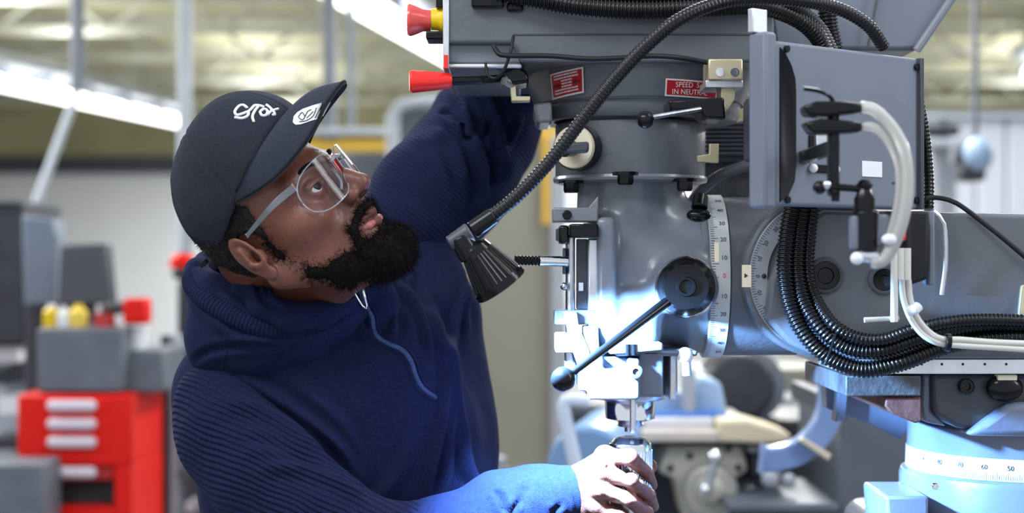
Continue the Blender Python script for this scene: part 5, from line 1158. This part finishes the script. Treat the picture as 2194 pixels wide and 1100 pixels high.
for x, m_ in ((352, m_bgd), (372, m_bgl), (440, m_bgd)): mk('post', MB().pbox(x-9, 720, x+9, 1450, 5.6, 5.7), m_, rk, bevel=.005)
for y in (745, 880, 1010): mk('shelf', MB().pbox(345, y, 520, y+12, 5.6, 6.0), m_bg, rk, bevel=.004)
rj = [(400, 836, m_wall), (425, 838, m_redd), (400, 975, m_bgl), (430, 978, mat('tan_box', srgb(190, 180, 140), .6)), (408, 1100, m_wall), (440, 720, m_wall)]
for i, (x, y, m_) in enumerate(rj[:5]): mk('rack_item', MB().pbox(x-13, y-20, x+13, y+(33 if y < 1050 else 0)+(10 if i < 2 else 0), 5.65, 5.8), m_, None, bevel=.008, label=('white pack on the upper shelf of the grey rack', 'small red pack on the upper shelf of the grey rack', 'pale pack on the middle shelf of the grey rack', 'tan pack on the middle shelf of the grey rack', 'white pack on the lowest visible shelf of the grey rack')[i], cat='pack')
# ---- behind the quill: another milling table, vise and clutter
KY = 3.6
vs_ = thing('milling_table', 'pale casting with a round handwheel behind the chuck', 'milling table', P(1520, 1100, KY).xy.to_3d()); vs_.location.z = .0
m_iv = mat('ivory_casting', srgb(176, 174, 162), .5, var=.08, vscale=10)
mk('end_casting', MB().prism([(1428, 955), (1590, 955), (1604, 1010), (1572, 1030), (1560, 1100), (1530, 1160), (1490, 1160), (1462, 1100), (1448, 1030), (1410, 1012)], KY, KY+.15), m_iv, vs_, bevel=.01)
for x, y in ((1478, 978), (1436, 1004), (1582, 1003), (1560, 962)): mk('bolt_hole', MB().cyl(P(x, y, KY-.002), P(x, y, KY+.02), .0085), m_bgd, vs_)
hw = mk('handwheel', MB().lathe(P(1520, 1052, KY-.04), (0, -1, 0), [(0, .052), (.01, .058), (.02, .052), (.022, .035), (.03, .03), (.045, .018), (.05, .0002)], 48), m_iv, vs_)
mk('graduated_dial', MB().lathe(P(1520, 1052, KY-.01), (0, -1, 0), [(0, .062), (.03, .062)], 48), M['steel'], vs_)
mk('crank_arm', MB().cyl(P(1515, 1050, KY-.10), P(1533, 985, KY-.10), .010, .008), M['steel'], vs_); mk('crank_knob', MB().ball(P(1532, 980, KY-.12), .016, 20), M['chrome'], vs_); mk('hub_nut', MB().ball(P(1510, 1050, KY-.11), .014, 20), M['chrome'], vs_)
mk('table_top', MB().pbox(1375, 925, 1640, 948, KY-.05, KY+.5), mat('tan_table', srgb(196, 186, 176), .5, var=.1), vs_, bevel=.004); mk('saddle', MB().pbox(1380, 948, 1700, 1110, KY+.15, KY+.6), m_bgd, vs_, bevel=.02)
mk('knee', MB().pbox(1420, 1110, 1660, 1500, KY+.2, KY+.6), m_bg, vs_, bevel=.02); mk('base', MB().box((P(1540, 0, KY).x, KY+.4, .12), (.3, .4, .12)), m_bg, vs_, bevel=.02)
mk('cream_board', MB().prism([(1540, 902), (1600, 900), (1660, 918), (1697, 932), (1690, 950), (1620, 952), (1540, 948)], KY-.06, KY+.1), mat('cream_rag', srgb(214, 200, 172), .8), None, bevel=.008, label='cream board lying on the milling table behind', cat='board')
mk('tan_bar', MB().pbox(1380, 898, 1530, 922, KY, KY+.08), mat('pale_bar', srgb(205, 205, 210), .5), None, bevel=.004, label='pale bar lying on the milling table behind the quill', cat='bar')
cl = mat('pale_blue_machine', srgb(150, 176, 205), .45, var=.12, vscale=14)
va = thing('vise', 'pale blue machine vise behind the quill', 'vise', P(1480, 898, KY+.1)); mk('vise_body', MB().prism([(1392, 898), (1392, 850), (1440, 830), (1470, 850), (1500, 806), (1545, 820), (1562, 898)], KY+.1, KY+.25), cl, va, bevel=.01); mk('vise_jaw', MB().pbox(1462, 790, 1492, 898, KY+.05, KY+.1), m_bgl, va, bevel=.01); mk('vise_base', MB().pbox(1395, 884, 1555, 900, KY+.04, KY+.3), mat('vise_blue', srgb(70, 120, 190), .5), va, bevel=.004)
dm = thing('dark_gearbox', 'dark rounded gearbox behind and right of the vise', 'machine', P(1590, 900, 4.2)); mk('housing', MB().lathe(P(1585, 828, 4.2), (0, -1, 0), [(-.2, .09), (0, .092), (.02, .08)], 40), m_bgd, dm, bevel=.006); mk('rim', MB().lathe(P(1608, 828, 4.22), (0, -1, 0), [(-.1, .092), (0, .094), (.004, .085)], 40), m_bg, dm); mk('lower_case', MB().pbox(1490, 800, 1600, 905, 4.2, 4.6), m_bgd, dm, bevel=.02)
mk('shelf_behind', MB().pbox(1600, 790, 1790, 1498, 5.2, 5.5), m_cream, None, bevel=.01, label='olive-grey tall cabinet seen below the ram', cat='cabinet')
mk('grey_housing', MB().prism([(1600, 880), (1650, 850), (1740, 858), (1780, 900), (1700, 950), (1620, 940)], 4.62, 4.9), m_bg, None, bevel=.03, label='grey lumpy casting between vise and blue band', cat='casting')
ch_ = thing('chute', 'curved pale blue chute below the ram', 'chute', P(1740, 990, 3.0)); mk('curved_band', arc_plate(P(1650, 850, 3.0), .098, .144, -96, 22, .05, 30), mat('band_blue', srgb(128, 154, 205), .35, coat=.4), ch_, bevel=.006)
mk('cream_strip', MB().prism([(1712, 945), (1722, 938), (1782, 975), (1775, 988)], 2.975, 2.999), M['cream'], ch_, bevel=.002)
mk('chute_bracket', MB().pbox(1790, 860, 1815, 900, 3.02, 3.5), m_bgd, ch_)
sw = thing('switch_box', 'black switch box with a red button beside the casting', 'switch', P(1635, 1020, KY)); mk('box', MB().pbox(1612, 968, 1662, 1022, KY, KY+.06), m_bgd, sw, bevel=.004); mk('red_button', MB().ball(P(1636, 985, KY), .010, 16), m_red, sw); mk('frame', MB().pbox(1604, 958, 1672, 970, KY-.01, KY+.08), m_bgl, sw, bevel=.003); mk('frame_side', MB().pbox(1662, 970, 1676, 1026, KY, KY+.08), m_bgl, sw, bevel=.003); mk('post', MB().pbox(1620, 1022, 1650, 1300, KY+.02, KY+.05), m_bgd, sw)
mk('dark_cabinet', MB().pbox(1660, 900, 1815, 1500, 4.2, 4.7), mat('near_black_case', srgb(26, 28, 33), .5), None, bevel=.01, label='black machine case below the curved chute', cat='cabinet')
for i, (x, y, r) in enumerate(((1733, 1040, .018), (1650, 1028, .020), (1690, 1030, .016))): mk('handle_knob', MB().ball(P(x, y, 4.1 if i == 0 else 3.5), r, 16), m_bgl, None, label=('pale round knob in front of the black case', 'pale lumpy fitting under the switch box', 'grey fitting right of the switch box foot')[i], cat='knob')
mk('table_rail', MB().pbox(1560, 1080, 1800, 1100, 3.4, 3.8), m_bg, None, bevel=.005, label='grey rail along the bottom of the black case', cat='rail')
mk('grey_column', MB().pbox(1798, 868, 1965, 1560, 3.4, 3.9), mat('column_grey', srgb(92, 97, 106), .55, var=.06), None, bevel=.02, label='plain dark grey machine column left of the turret base', cat='machine column')
mk('bent_pipe', MB().tube([P(1262, 862, 3.2), P(1222, 858, 3.2), P(1208, 868, 3.2), P(1216, 920, 3.2), P(1236, 1010, 3.2), P(1262, 1150, 3.2), P(1262, 2080, 3.2)], .014, 14, step=.02), mat('pipe_white', srgb(205, 215, 232), .4), None, label='white bent pipe left of the quill nose', cat='pipe')
mk('blue_drum', MB().cyl(P(1262, 1010, 3.5), P(1320, 960, 3.7), .10, .10, 32), mat('drum_blue', srgb(120, 155, 195), .4), None, bevel=.01, label='pale blue round guard behind the hand', cat='guard')
mk('dark_block', MB().pbox(1212, 870, 1374, 1010, 3.75, 4.1), m_bgd, None, bevel=.02, label='dark machine block behind the quill nose', cat='machine block')
mk('low_cabinet', MB().pbox(985, 1040, 1260, 1700, 4.6, 5.0), m_bgd, None, bevel=.02, label='dark low cabinet behind the forearm', cat='cabinet')
mk('white_canister', MB().cyl(P(1058, 1038, 4.6), P(1058, 980, 4.6), .035), m_bgl, None, label='pale canister on the low cabinet behind the forearm', cat='canister')
# ---- upper right background
m_lock = mat('locker_paint', srgb(176, 180, 192), .6)
wc = thing('white_locker', 'white locker row at the right edge', 'locker', P(2110, 900, 9).xy.to_3d())
for i, x in enumerate((1990, 2060, 2125, 2190, 2260)): mk('door', MB().pbox(x-31, 250, x+31, 1090, 9, 9.4), m_lock, wc, bevel=.02)
mk('top', MB().pbox(1950, 240, 2300, 252, 8.95, 9.4), m_bgl, wc)
cm = thing('hanging_device', 'blurred grey device hanging in front of the white lockers', 'device', P(2090, 390, 6)); mk('head', MB().ball(P(2096, 332, 6), .062, 24, (.9, .8, 1.1)), cl, cm); mk('motor', MB().pbox(2062, 345, 2116, 388, 5.98, 6.1), m_bgd, cm, bevel=.02); mk('arm', MB().cyl(P(2040, 330, 6.05), P(2090, 330, 6.05), .04), m_bg, cm); mk('post', MB().cyl(P(2086, -830, 6.1), P(2090, 300, 6.1), .012), m_bg, cm)
sh_ = thing('shelf_unit', 'grey wall shelf with dark box at the upper right', 'shelf', P(2010, 310, 6.4)); mk('board', MB().pbox(1950, 300, 2072, 316, 6.4, 6.7), m_bgl, sh_, bevel=.005); mk('dark_box', MB().pbox(1975, 268, 2058, 290, 6.42, 6.6), m_bgd, sh_, bevel=.01); mk('post', MB().pbox(2010, 316, 2050, 1310, 6.5, 6.6), m_bgl, sh_, bevel=.005)
